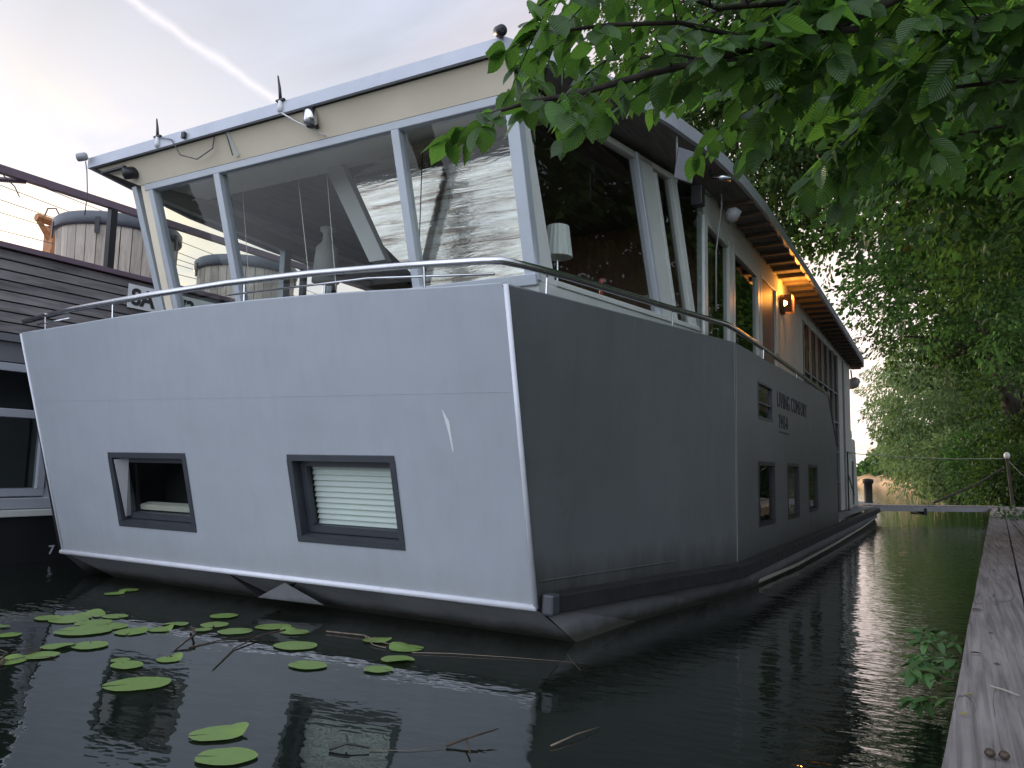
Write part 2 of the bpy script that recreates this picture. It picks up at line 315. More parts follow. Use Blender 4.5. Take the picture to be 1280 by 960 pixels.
def tag(o, label=None, cat=None, group=None, kind=None):
    if label: o['label'] = label
    if cat: o['category'] = cat
    if group: o['group'] = group
    if kind: o['kind'] = kind
    return o
def thing(name, loc, label, cat, group=None):
    o = bpy.data.objects.new(name, None); C.objects.link(o); o.location = loc
    o.empty_display_size = 0.2
    return tag(o, label, cat, group)

def text(name, s, mat, parent, loc, rot, size, sx=1.0, bold=0.0, ext=0.002, align='LEFT', sp=1.0):
    cu = bpy.data.curves.new(name, 'FONT'); cu.body = s; cu.size = size; cu.extrude = ext; cu.offset = bold; cu.align_x = align; cu.space_character = sp
    t = bpy.data.objects.new(name + '_tmp', cu); C.objects.link(t)
    dg = bpy.context.evaluated_depsgraph_get()
    me = bpy.data.meshes.new_from_object(t.evaluated_get(dg)); me.materials.clear(); me.materials.append(M[mat])
    bpy.data.objects.remove(t)
    o = bpy.data.objects.new(name, me); C.objects.link(o)
    me.transform(Matrix.LocRotScale(Vector(loc), rot.to_quaternion() if hasattr(rot, 'to_quaternion') else rot, Vector((sx, 1, 1))))
    if parent: attach(o, parent)
    return o

def lerp(a, b, t): return a + (b - a) * t

# ================================================================== SETTING
w = MB(); w.quad((-400, -300, 0), (300, -300, 0), (300, 500, 0), (-400, 500, 0))
wo = w.build('river_water', 'water'); tag(wo, kind='structure')

# river bank: low strip behind the jetty, rising to the right; bends left in the distance
def bank_edge(y):
    if y < 31: return 1.9 + 0.05 * y
    if y < 48: return 3.45 - (y - 31) * 0.04
    return 2.8 - (y - 48) * 0.075
bk = MB(); ys = [-40, -30, -20, -10, -5, 0, 5, 10, 15, 20, 25, 31, 36, 42, 48, 55, 65, 80, 95, 110, 130, 160, 200]
prof = [(0, -0.3), (0.15, 0.25), (1.0, 0.55), (2.5, 1.1), (5, 2.6), (9, 4.2), (20, 5.2), (60, 6.0), (200, 6.5)]
nn = len(prof)
for y in ys:
    e = bank_edge(y)
    for dx, z in prof: bk.v.append((e + dx, y, z + 0.12 * math.sin(y * 1.3 + dx)))
for i in range(len(ys) - 1):
    for j in range(nn - 1):
        a = i * nn + j; bk.f.append((a, a + 1, a + nn + 1, a + nn))
tag(bk.build('riverbank_ground', 'soil', smooth=True), kind='structure')

# far bank, catching the low sun where the river turns
fb = MB()
n0 = 160
for i in range(n0 + 1):
    t = i / n0; x = lerp(-70, 12, t); y = 136 - 1.7 * (max(x, -26) + 12) + 1.2 * (-26 - min(x, -26)) + .9 * math.sin(x * 1.7)
    for dx, dy, z in ((0, 0, -0.2), (0.9, 0.6, 0.8 + 0.35 * math.sin(x * 2.9) * math.sin(x * 7.1)), (2.2, 1.6, 1.4 + 0.4 * math.sin(x * 2.1)), (40, 60, 1.8)):
        fb.v.append((x + dx, y + dy, z))
for i in range(n0):
    for j in range(3):
        a = i * 4 + j; fb.f.append((a, a + 1, a + 5, a + 4))
tag(fb.build('far_riverbank', 'reed', smooth=True), kind='structure')

# ================================================================== HOUSEBOAT
HB = thing('houseboat', (-5.6, 15, 0), 'big grey steel houseboat with glazed wheelhouse and flat roof moored at the centre', 'houseboat')

ZC, ZT = 0.31, 2.65
def TY(z): return 5.3 - 0.6 * (z - ZC) / 2.34
def xl(z): return -8.77 - 0.10 * (z - ZC) / 2.4
def xr(z): return -2.753 + 0.03 * (z - ZC) / 2.34
def topz(x):
    t = (x + 2.73) / (-8.87 + 2.73)
    # measured sheer of the bow plate
    pts = [(0, 2.652), (0.3, 2.748), (0.62, 2.772), (1.0, 2.712)]
    for (a, za), (b, zb) in zip(pts, pts[1:]):
        if t <= b: return lerp(za, zb, (t - a) / (b - a))
    return 2.712
# smooth the sheer with a quadratic-ish blend
def topz_s(x):
    return sum(topz(min(-2.73, max(-8.87, x + d))) for d in (-0.7, -0.35, 0, 0.35, 0.7)) / 5

WIN_T = [(-7.65, -6.47, 0.68, 1.42), (-5.09, -3.93, 0.68, 1.42)]
hull = MB()
xs = [None, -7.65, -6.47, -5.09, -3.93, None]
zs = [ZC, 0.68, 1.42, 1.93]
def XT(i, z): return xl(z) if i == 0 else xr(z) if i == 5 else xs[i]
for i in range(5):
    for j in range(3):
        if i in (1, 3) and j == 1: continue
        z0, z1 = zs[j], zs[j + 1]
        a, b, c, d = (XT(i, z0), TY(z0), z0), (XT(i + 1, z0), TY(z0), z0), (XT(i + 1, z1), TY(z1), z1), (XT(i, z1), TY(z1), z1)
        hull.quad(a, b, c, d)
K = 24
for k in range(K):
    t0, t1 = k / K, (k + 1) / K
    z0 = 1.93
    xa, xb = lerp(xl(z0), xr(z0), t0), lerp(xl(z0), xr(z0), t1)
    xA, xB = lerp(-8.87, -2.73, t0), lerp(-8.87, -2.73, t1)
    zA, zB = topz_s(xA), topz_s(xB)
    hull.quad((xa, TY(z0), z0), (xb, TY(z0), z0), (xB, TY(zB), zB), (xA, TY(zA), zA))
transom = hull.build('hull', 'transom_paint', HB, fix='merge')
transom['label'] = 'pale grey sloping bow plate'
sol = transom.modifiers.new('plate', 'SOLIDIFY'); sol.thickness = 0.03; sol.offset = -1

# starboard: bow facet + straight side, with window openings
XS = -2.0
YB = 8.4
def facet(t, u):   # t along, u 0..1 up
    a = Vector((-2.753, 5.3, 0.31)).lerp(Vector((XS, YB, 0.35)), t)
    b = Vector((-2.73, TY(2.652), 2.652)).lerp(Vector((XS, YB + 0.05, 2.75)), t)
    return a.lerp(b, u)
side = MB()
TN, UN = 12, 8
for i in range(TN):
    for j in range(UN):
        side.quad(facet(i / TN, j / UN), facet((i + 1) / TN, j / UN), facet((i + 1) / TN, (j + 1) / UN), facet(i / TN, (j + 1) / UN))
SW = [(9.52, 10.48, 0.73, 1.49), (11.40, 12.32, 0.73, 1.50), (13.22, 14.16, 0.76, 1.51)]
PW = (9.55, 10.38, 2.02, 2.46)
ycuts = sorted({YB, 9.52, 9.55, 10.38, 10.48, 11.40, 12.32, 13.22, 14.16, 15.75, 16.85})
zcuts = [0.35, 0.73, 0.76, 1.49, 1.50, 1.51, 2.02, 2.46]
def inside(y, z):
    for a, b, c, d in SW + [PW]:
        if a < y < b and c < z < d: return True
    return False
def side_top(y):
    if y <= 15.75: return lerp(2.75, 2.845, (y - YB) / (15.75 - YB))
    return lerp(2.845, 1.90, (y - 15.75) / 1.1)
for y0, y1 in zip(ycuts, ycuts[1:]):
    if y0 >= 15.75:
        side.quad((XS, y0, 0.35), (XS, y1, 0.35), (XS, y1, side_top(y1)), (XS, y0, side_top(y0))); continue
    for z0, z1 in zip(zcuts, zcuts[1:]):
        if not inside((y0 + y1) / 2, (z0 + z1) / 2): side.quad((XS, y0, z0), (XS, y1, z0), (XS, y1, z1), (XS, y0, z1))
    side.quad((XS, y0, 2.46), (XS, y1, 2.46), (XS, y1, side_top(y1)), (XS, y0, side_top(y0)))
side.quad((XS, 16.85, 0.35), (XS - 0.4, 16.9, 0.35), (XS - 0.4, 16.9, 1.9), (XS, 16.85, 1.9))
so = side.build('hull_side', 'side_paint_shaded', HB, fix='merge'); so['label'] = 'shaded starboard hull side with lettering and small windows'
sol = so.modifiers.new('plate', 'SOLIDIFY'); sol.thickness = 0.03; sol.offset = -1
# port side (mirror, plain)
def mir(p): return Vector((-11.62 - p[0], p[1], p[2]))
po = MB()
for i in range(TN):
    for j in range(UN):
        po.quad(*[mir(facet(a, b)) for a, b in ((i / TN, j / UN), ((i + 1) / TN, j / UN), ((i + 1) / TN, (j + 1) / UN), (i / TN, (j + 1) / UN))])
po.quad((-9.62, YB, 0.35), (-9.62, 25.5, 0.35), (-9.62, 25.5, 1.0), (-9.62, 16.85, 1.9), (-9.62, 15.75, 2.845), (-9.62, YB, 2.75))
pp = po.build('hull_side', 'side_paint_shaded', HB)

# lower hull tucked in to the waterline
low = MB()
low.quad((-8.77, 5.30, 0.308), (-2.753, 5.30, 0.308), (-2.63, 5.75, 0.0), (-8.55, 5.78, 0.0))
low.quad((-8.55, 5.78, 0.0), (-2.63, 5.75, 0.0), (-2.7, 6.2, -0.5), (-8.3, 6.2, -0.5))
wl = [(-2.63, 5.75), (-2.53, 6.85), (-2.28, 8.3), (-2.12, 9.6), (-2.08, 12), (-2.06, 17), (-2.06, 25.6)]
tl = [(-2.753, 5.3), (-2.49, 6.4), (-2.18, 7.67), (-2.0, 9.0), (-2.0, 12), (-2.0, 17), (-2.0, 25.6)]
for (a, b), (c, d) in zip(zip(tl, wl), zip(tl[1:], wl[1:])):
    low.quad((*a, 0.33), (*c, 0.33), (*d, 0.0), (*b, 0.0)); low.quad((*b, 0.0), (*d, 0.0), (d[0] - 0.1, d[1], -0.5), (b[0] - 0.1, b[1], -0.5))
    low.quad(*[mir((*q, z)) for q, z in ((a, 0.33), (c, 0.33), (d, 0.0), (b, 0.0))])
# stern curve
st_t = [(-2.0, 25.6), (-2.02, 27.0), (-2.2, 28.6), (-2.7, 29.9), (-3.6, 30.7), (-5.8, 31.0), (-8.0, 30.7), (-9.2, 29.2), (-9.62, 25.6)]
for a, c in zip(st_t, st_t[1:]):
    def inn(p): return (lerp(p[0], -5.8, 0.03), p[1] - 0.15)
    low.quad((*a, 0.33), (*c, 0.33), (*inn(c), 0.0), (*inn(a), 0.0)); low.quad((*inn(a), 0.0), (*inn(c), 0.0), (*inn(c), -0.5), (*inn(a), -0.5))
low.build('lower_hull', 'under_paint', HB)
# anchor recess plates under the chine
ap = MB()
ap.poly([(-6.10, 5.300, 0.296), (-5.18, 5.300, 0.296), (-5.72, 5.36, 0.10), (-5.70, 5.62, 0.05)], [(0, 2, 3), (2, 1, 3), (0, 1, 2)][:2])
apo = ap.build('anchor_recess', 'dark_inside', HB)
ap2 = MB(); ap2.poly([(-5.72, 5.34, 0.10), (-5.34, 5.30, 0.272), (-4.98, 5.44, 0.09), (-5.70, 5.56, 0.06)], [(0, 1, 2), (0, 2, 3)])
ap2.build('recess_plate', 'under_paint', HB)

# trims
t = MB(); t.tube([(-8.80, 5.285, 0.315), (-2.74, 5.285, 0.315)], 0.026, 8); t.build('chine_trim', 'trim_white', HB, smooth=True)
t = MB(); t.tube([(-2.746, 5.285, 0.315), (-2.722, TY(2.655) - 0.008, 2.66)], 0.020, 8); t.build('corner_trim', 'trim_white', HB, smooth=True)
t = MB(); t.tube([(-8.775, 5.29, 0.315), (-8.875, TY(2.712) - 0.004, 2.715)], 0.012, 6); t.build('corner_trim', 'trim_white', HB, smooth=True)
t = MB(); t.tube([(lerp(-8.87, -2.73, k / K), TY(topz_s(lerp(-8.87, -2.73, k / K))) + 0.015, topz_s(lerp(-8.87, -2.73, k / K)) + 0.004) for k in range(K + 1)], 0.012, 6)
t.build('top_edge_trim', 'transom_paint', HB, smooth=True)
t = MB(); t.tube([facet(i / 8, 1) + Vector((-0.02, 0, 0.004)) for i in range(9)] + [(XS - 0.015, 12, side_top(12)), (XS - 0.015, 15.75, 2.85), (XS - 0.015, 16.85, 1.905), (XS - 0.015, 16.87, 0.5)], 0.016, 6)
t.build('top_edge_trim', 'side_paint_shaded', HB, smooth=True)
# weld seams
t = MB(); t.tube([(-8.80, TY(1.985) - 0.001, 1.985), (-5.6, TY(1.94) - 0.001, 1.94), (-2.745, TY(1.905) - 0.001, 1.905)], 0.0014, 5); t.build('weld_seam', 'transom_paint', HB)
t = MB(); t.tube([facet(0.02, 0.085) + Vector((0.002, 0, 0)), facet(0.3, 0.082) + Vector((0.002, 0, 0)), facet(0.62, 0.078) + Vector((0.002, 0, 0))], 0.006, 5); t.build('weld_seam', 'side_paint_shaded', HB)
t = MB(); t.tube([(XS + 0.002, YB + 0.02, 0.42), (XS + 0.002, YB + 0.06, 2.73)], 0.004, 6); t.build('weld_seam', 'under_paint', HB)
# scratch on bow plate
t = MB(); t.poly([(-3.40, TY(1.80) - 0.002, 1.80), (-3.385, TY(1.72) - 0.002, 1.72), (-3.36, TY(1.60) - 0.002, 1.60), (-3.345, TY(1.47) - 0.002, 1.47), (-3.335, TY(1.47) - 0.002, 1.475), (-3.34, TY(1.60) - 0.002, 1.60), (-3.345, TY(1.70) - 0.002, 1.70)], [(0, 1, 6), (1, 2, 5, 6), (2, 3, 4, 5)])
t.build('paint_scratch', 'white_plastic', HB)
# rub rail
rr = MB()
path = [facet(0.015, 0) + Vector((0.0, 0, 0))] + [facet(i / 6, 0) for i in range(1, 7)]
path = [Vector((p.x, p.y, 0.345)) for p in path] + [Vector((XS, y, 0.345)) for y in (11, 14, 17, 20, 23, 25.6)] + [Vector((x, y, 0.36)) for x, y in st_t[1:6]]
def offs(path, d):
    r = []
    for i, p in enumerate(path):
        tt = (path[min(i + 1, len(path) - 1)] - path[max(i - 1, 0)]).normalized(); r.append(p + Vector((tt.y, -tt.x, 0)) * d)
    return r
pi_, po_ = offs(path, -0.01), offs(path, 0.095)
hgt = 0.075
b0 = 0
for a, b in zip(pi_, po_): rr.v += [(a.x, a.y, a.z - hgt), (b.x, b.y, b.z - hgt), (b.x, b.y, b.z + hgt - 0.02), (a.x, a.y, a.z + hgt)]
for i in range(len(path) - 1):
    for j in range(4): rr.f.append((i * 4 + j, i * 4 + (j + 1) % 4, (i + 1) * 4 + (j + 1) % 4, (i + 1) * 4 + j))
rr.f += [(0, 1, 2, 3), tuple(len(rr.v) - 4 + j for j in (3, 2, 1, 0))]
rr.build('rub_rail', 'black_rubber', HB, bevel=0.008)
t = MB(); t.box(-2.70, -2.60, 5.28, 5.40, 0.265, 0.425); t.build('rub_rail_end', 'anthracite', HB, bevel=0.02)
# waterline fender rope
t = MB(); t.tube([(-2.1, 9.9, 0.05), (-2.0, 12, 0.05), (-1.97, 16, 0.06), (-1.96, 21, 0.09), (-1.97, 25.5, 0.16)], 0.024, 6); t.build('fender_rope', 'rope', HB, smooth=True)

# windows in the bow plate
def frame_ring(mb, P, x0, x1, z0, z1, wd, d0, d1):
    """P(x,z,d) -> point; ring of width wd from depth d0 (out) to d1 (in)"""
    for a, b, c, d in ((x0, x1, z0, z0 + wd), (x0, x1, z1 - wd, z1), (x0, x0 + wd, z0 + wd, z1 - wd), (x1 - wd, x1, z0 + wd, z1 - wd)):
        mb.hexa([P(a, c, d0), P(b, c, d0), P(b, c, d1), P(a, c, d1), P(a, d, d0), P(b, d, d0), P(b, d, d1), P(a, d, d1)])
nT = Vector((0, -2.34, -0.6)).normalized()
def PT(x, z, d): return Vector((x, TY(z), z)) - nT * d
for k, (x0, x1, z0, z1) in enumerate(WIN_T):
    f = MB(); frame_ring(f, PT, x0 - 0.015, x1 + 0.015, z0 - 0.015, z1 + 0.015, 0.055, -0.008, 0.05)
    # reveal box walls
    for a, b in (((x0 + .04, z0 + .04), (x1 - .04, z0 + .04)), ((x1 - .04, z0 + .04), (x1 - .04, z1 - .04)), ((x1 - .04, z1 - .04), (x0 + .04, z1 - .04)), ((x0 + .04, z1 - .04), (x0 + .04, z0 + .04))):
        f.quad(PT(a[0], a[1], 0.05), PT(b[0], b[1], 0.05), PT(b[0], b[1], 0.17), PT(a[0], a[1], 0.17))
    fo = f.build('window', 'anthracite', HB, bevel=0.004)
    fo['label'] = 'bow window with open sash' if k == 0 else 'bow window with closed white blind'
    f = MB(); frame_ring(f, PT, x0 + 0.045, x1 - 0.045, z0 + 0.045, z1 - 0.045, 0.062, 0.085, 0.14); f.build('sash', 'anthracite', fo, bevel=0.006)
    g = MB(); g.quad(PT(x0 + .1, z0 + .1, .118), PT(x1 - .1, z0 + .1, .118), PT(x1 - .1, z1 - .1, .118), PT(x0 + .1, z1 - .1, .118)); g.build('pane', 'glass', fo)
    if k == 0:
        q = MB(); q.box(x0 - 0.1, x1 + 0.1, 5.8, 5.84, 0.5, 1.6); q.build('inner_wall', 'dark_inside', fo)
        q = MB(); q.hexa([PT(x0 + .1, z0 + .11, .19), PT(x1 - .1, z0 + .11, .19), PT(x1 - .1, z0 + .11, .30), PT(x0 + .1, z0 + .11, .30), PT(x0 + .1, z0 + .165, .19), PT(x1 - .1, z0 + .165, .19), PT(x1 - .1, z0 + .165, .30), PT(x0 + .1, z0 + .165, .30)]); q.build('inner_sill', 'sill_cream', fo)
        q = MB(); q.hexa([PT(x0 + .062, z0 + .08, .03), PT(x0 + .075, z0 + .08, .03), PT(x0 + .075, z0 + .08, .085), PT(x0 + .062, z0 + .08, .085), PT(x0 + .062, z1 - .06, -.0), PT(x0 + .075, z1 - .06, 0), PT(x0 + .19, z1 - .06, .085), PT(x0 + .18, z1 - .06, .085)]); q.build('vent_flap', 'grey_plastic', fo)
    else:
        q = MB(); nS = 11
        for s in range(nS):
            za, zb = lerp(z0 + .1, z1 - .1, s / nS), lerp(z0 + .1, z1 - .1, (s + 1) / nS)
            q.quad(PT(x0 + .09, za, .165), PT(x1 - .09, za, .165), PT(x1 - .09, zb - .008, .19), PT(x0 + .09, zb - .008, .19))
            q.quad(PT(x0 + .09, zb - .008, .19), PT(x1 - .09, zb - .008, .19), PT(x1 - .09, zb, .165), PT(x0 + .09, zb, .165))
        q.build('blind', 'blind', fo)
        q = MB(); q.box(x0 - 0.1, x1 + 0.1, 5.8, 5.84, 0.5, 1.6); q.build('inner_wall', 'dark_inside', fo)
def PS(y, z, d): return Vector((XS - d, y, z))
for (y0, y1, z0, z1) in SW:
    f = MB(); frame_ring(f, PS, y0 - .01, y1 + .01, z0 - .01, z1 + .01, 0.05, -0.006, 0.05)
    fo = f.build('window', 'black', HB, bevel=0.004)
    g = MB(); g.quad(PS(y0 + .04, z0 + .04, .03), PS(y1 - .04, z0 + .04, .03), PS(y1 - .04, z1 - .04, .03), PS(y0 + .04, z1 - .04, .03)); g.build('pane', 'glass', fo)
    q = MB(); q.box(XS - .55, XS - .5, y0 - .2, y1 + .2, z0 - .2, z1 + .2); q.build('inner_wall', 'dark_inside', fo)
y0, y1, z0, z1 = PW
f = MB(); frame_ring(f, PS, y0 - .01, y1 + .01, z0 - .01, z1 + .01, 0.03, -0.006, 0.05); f.box(XS - .03, XS - .004, y0, y1, 2.20, 2.225)
fo = f.build('window', 'anthracite', HB, bevel=0.003); fo['label'] = 'small upper window beside the lettering'
g = MB(); g.quad(PS(y0 + .02, z0 + .02, .034), PS(y1 - .02, z0 + .02, .034), PS(y1 - .02, z1 - .02, .034), PS(y0 + .02, z1 - .02, .034)); g.build('pane', 'glass', fo)
q = MB(); q.box(XS - .34, XS - .3, y0 - .1, y1 + .1, z0 - .1, z1 + .1); q.build('inner_wall', 'dark_inside', fo)

# lettering on the starboard side
RS = Matrix(((0, 0, 1), (1, 0, 0), (0, 1, 0)))   # text x->+Y, text y->+Z, normal->+X
n1o = text('lettering', 'LIVING', 'letter', so, (XS + .004, 10.72, 2.25), RS, 0.30, sx=0.90, sp=1.12)
ye = max(v.co.y for v in n1o.data.vertices)
text('lettering', 'COMFORT', 'letter', so, (XS + .004, ye + .14, 2.255), RS, 0.30, sx=0.90, sp=1.12)
text('registration_number', '2443-B', 'letter', so, (XS + .004, 10.82, 1.97), RS, 0.27, sx=0.78, bold=0.0, sp=1.1)
t = MB(); t.box(XS + .002, XS + .005, 10.85, 11.55, 1.90, 1.925); t.build('underline', 'letter', so)

# decks
dk = MB()
dk.quad((-8.75, 4.95, 2.15), (-2.85, 4.95, 2.15), (-2.1, 8.4, 2.15), (-2.05, 15.9, 2.15), (-9.5, 15.9, 2.15), (-9.5, 8.4, 2.15))
dk.quad((-2.02, 15.9, 0.46), (-2.02, 25.6, 0.46), (-2.06, 27.0, 0.46), (-2.25, 28.6, 0.46), (-2.75, 29.8, 0.46), (-3.6, 30.6, 0.46), (-5.8, 30.9, 0.46), (-8, 30.6, 0.46), (-9.5, 25.6, 0.46), (-9.5, 15.9, 0.46))
dk.quad((-2.02, 15.9, 0.46), (-9.5, 15.9, 0.46), (-9.5, 15.9, 2.15), (-2.02, 15.9, 2.15))
dk.build('deck', 'deck', HB)

# ------------------------------------------------------------ wheelhouse
def FP(z): return 5.6 - 0.3 * (z - 2.75)
WH = MB()
WL, WR = -7.50, -2.92
ZH = 4.34
# white apron under the front windows
WH.quad((WL, FP(2.15), 2.15), (WR, FP(2.15), 2.15), (WR, FP(2.88), 2.88), (WL, FP(2.88), 2.88))
apron = WH.build('wheelhouse_apron', 'white_frame', HB)
def bar(x0, x1, z0, z1, dp, name, mat, parent, bev=0.006, front=0.0, dx=0.0):
    b = MB(); b.hexa([(x0, FP(z0) - front, z0), (x1, FP(z0) - front, z0), (x1, FP(z0) + dp, z0), (x0, FP(z0) + dp, z0),
                      (x0 + dx, FP(z1) - front, z1), (x1 + dx, FP(z1) - front, z1), (x1 + dx, FP(z1) + dp, z1), (x0 + dx, FP(z1) + dp, z1)])
    return b.build(name, mat, parent, bevel=bev)
bar(WL - 0.05, WR, ZH - 0.065, ZH, 0.09, 'window_head', 'alu', HB, front=0.01)
bar(WL - 0.05, WR, 2.86, 2.95, 0.10, 'window_sill', 'alu', HB, front=0.03)
for xm in (-6.42, -4.14): bar(xm - 0.042, xm + 0.042, 2.95, ZH - 0.065, 0.10, 'mullion', 'alu', HB, front=0.012)
bar(-3.035, WR - 0.003, 2.95, ZH - 0.065, 0.10, 'jamb', 'alu', HB, front=0.008)
bar(-7.44, -7.37, 2.95, ZH - 0.065, 0.10, 'jamb', 'alu', HB, front=0.008, dx=-0.06)
bar(-7.56, -7.445, 2.15, ZH + 0.02, 0.08, 'corner_post', 'cream', HB, front=0.0, dx=-0.06)
bar(-7.68, -7.60, 2.15, ZH + 0.02, 0.12, 'corner_post', 'alu', HB, front=-0.02, dx=-0.12)
for a, b, lab in ((-7.37, -6.46, 'left front pane'), (-6.38, -4.18, 'wide middle front pane'), (-4.10, -3.035, 'right front pane backed by mirror foil')):
    g = MB(); g.quad((a - .04, FP(2.93) + .045, 2.93), (b + .01, FP(2.93) + .045, 2.93), (b + .01, FP(4.3) + .045, 4.3), (a - .04, FP(4.3) + .045, 4.3))
    po2 = g.build('front_pane', 'glass', HB); po2['label'] = lab
# foil blind behind right pane + part of the middle pane
fol = MB(); fol.quad((-4.17, 5.60, 2.92), (-3.0, 5.60, 2.92), (-3.0, 5.60, 4.36), (-4.17, 5.60, 4.36)); fol.build('foil_blind', 'foil', HB)
fol = MB(); fol.quad((-4.19, 5.61, 3.05), (-4.19, 5.61, 4.36), (-4.62, 5.61, 4.30), (-5.02, 5.61, 4.16), (-4.60, 5.61, 3.42)); fol.build('foil_blind', 'foil', HB)
# cream cove between window heads and roof edge
cv = MB()
cx = [-8.15, -7.6, -6.0, -4.5, -3.2, -2.86]
def cove(x, s):
    a = Vector((max(WL - 0.12, min(WR, x)), FP(ZH) - 0.012, ZH)); b = Vector((x, 4.95, 4.56)); m_ = Vector(((a.x + b.x) / 2, 5.035, 4.455))
    return a.lerp(m_, s * 2) if s < 0.5 else m_.lerp(b, s * 2 - 1)
for a, b in zip(cx, cx[1:]):
    for s in range(4): cv.quad(cove(a, s / 4), cove(b, s / 4), cove(b, (s + 1) / 4), cove(a, (s + 1) / 4))
cv.build('cove_panel', 'cream', HB, smooth=True)

# starboard wheelhouse facet
FA, FB = Vector((-2.92, 5.6, 0)), Vector((-2.37, 8.42, 0))
fd = (FB - FA).normalized(); fn = Vector((fd.y, -fd.x, 0))
FLEN = (FB - FA).length
def PF(s, z, d=0.0):   # s metres along the base line, raked forward with height
    q = FA + fd * (s - 0.3 * (z - 2.75)) + fn * (-d); return Vector((q.x, q.y, z))
def fbar(s0, s1, z0, z1, d0, d1, name, mat, parent=HB, bev=0.006):
    b = MB(); b.hexa([PF(s0, z0, d0), PF(s1, z0, d0), PF(s1, z0, d1), PF(s0, z0, d1), PF(s0, z1, d0), PF(s1, z1, d0), PF(s1, z1, d1), PF(s0, z1, d1)])
    return b.build(name, mat, parent, bevel=bev)
ZS = 4.52
fbar(0.0, FLEN, 2.15, 2.90, 0.0, 0.05, 'side_apron', 'white_frame')
for zz in (2.50, 2.62, 2.74): fbar(0.05, FLEN - 0.05, zz, zz + 0.006, -0.004, 0.0, 'board_joint', 'grey_plastic', bev=0)
fbar(0.0, 0.045, 2.90, ZS + 0.05, -0.02, 0.02, 'corner_post', 'alu')
fbar(0.05, 0.26, 2.90, ZS + 0.05, 0.0, 0.08, 'corner_post', 'white_frame')
fbar(2.02, 2.08, 2.90, ZS, -0.01, 0.09, 'jamb', 'alu')
fbar(2.09, 2.34, 2.90, ZS, 0.0, 0.08, 'mullion', 'white_frame')
fbar(2.345, 2.40, 2.90, ZS - 0.1, -0.01, 0.09, 'jamb', 'white_frame')
fbar(2.72, 2.84, 2.90, ZS, -0.004, 0.08, 'mullion', 'white_frame')
fbar(0.0, FLEN, ZS - 0.06, ZS, 0.0, 0.09, 'window_head', 'white_frame')
fbar(0.26, FLEN, 2.90, 2.95, -0.015, 0.09, 'window_sill', 'white_frame')
for a, b in ((0.26, 2.02), (2.40, 2.72)):
    g = MB(); g.quad(PF(a, 2.95, .045), PF(b, 2.95, .045), PF(b, ZS - .06, .045), PF(a, ZS - .06, .045)); g.build('side_pane', 'glass_dark' if a > 1 else 'glass', HB)
# triangle between raked post and upright wall
tri = MB(); tri.quad(PF(FLEN - 0.02, 2.9, .03), (-2.36, 8.5, 2.9), (-2.36, 8.5, ZS), PF(FLEN - 0.02, ZS, .03)); tri.build('side_pane', 'glass_dark', HB)

# straight starboard wall
XW = -2.35
def wbox(y0, y1, z0, z1, name, mat, d=0.08, out=0.0, bev=0.005):
    b = MB(); b.box(XW - d, XW + out, y0, y1, z0, z1); return b.build(name, mat, HB, bevel=bev)
wbox(8.5, 22.8, 4.26, 4.62, 'wall_header', 'white_frame', out=-0.01)
wbox(8.5, 12.75, 2.15, 2.72, 'wall_apron', 'white_frame', out=-0.005)
for a, b in ((8.48, 8.62), (9.62, 9.78), (9.84, 9.92), (11.28, 11.44), (11.49, 11.56), (12.62, 12.74)): wbox(a, b, 2.72, 4.26, 'mullion', 'white_frame', out=0.01)
for a, b, z0, z1 in ((8.62, 9.62, 2.72, 2.80), (8.62, 9.62, 4.18, 4.26), (9.92, 11.28, 2.72, 2.80), (9.92, 11.28, 4.18, 4.26)): wbox(a, b, z0, z1, 'window_rail', 'white_frame', out=0.004)
for a, b in ((8.62, 9.62), (9.92, 11.28)):
    g = MB(); g.quad((XW - .03, a, 2.8), (XW - .03, b, 2.8), (XW - .03, b, 4.18), (XW - .03, a, 4.18)); g.build('side_pane', 'glass_dark', HB)
d_ = wbox(11.56, 12.62, 2.16, 4.26, 'side_door', 'brown_wall', d=0.05, out=-0.03)
h = MB(); h.tube([(XW + .0, 12.5, 3.2), (XW + .05, 12.5, 3.2), (XW + .05, 12.38, 3.2)], 0.012, 6); h.build('door_handle', 'steel', d_)
wbox(12.745, 15.2, 0.5, 4.26, 'wall_panel', 'cabin_white', out=0.0)
wbox(15.2, 15.28, 0.5, 4.26, 'wall_post', 'black', out=0.006)
lat = MB()
for k in range(7):
    y = lerp(15.3, 20.3, k / 6); lat.box(XW - .03, XW + .012, y - .018, y + .018, 0.5, 4.255)
for z in (1.2, 1.9, 2.6, 3.3): lat.box(XW - .028, XW + .008, 15.3, 20.3, z - .012, z + .012)
lo_ = lat.build('lattice_glazing', 'grey_plastic', HB)
g = MB(); g.quad((XW - .04, 15.3, .5), (XW - .04, 20.3, .5), (XW - .04, 20.3, 4.255), (XW - .04, 15.3, 4.255)); g.build('pane', 'lattice_glass', lo_)
g = MB(); g.box(XW - .35, XW - .3, 15.25, 20.35, .5, 4.3); g.build('inner_screen', 'green_screen', lo_)
wbox(20.33, 21.2, 0.5, 4.26, 'aft_door', 'cabin_white', out=0.0)
wbox(21.25, 21.32, 0.5, 4.26, 'downpipe', 'grey_plastic', out=0.04)
wbox(21.33, 22.8, 0.5, 4.26, 'wall_panel', 'cabin_white', out=0.01)
aw = MB(); aw.box(-9.1, XW - .09, 22.72, 22.8, 0.5, 4.5); aw.build('aft_wall', 'cabin_white', HB)
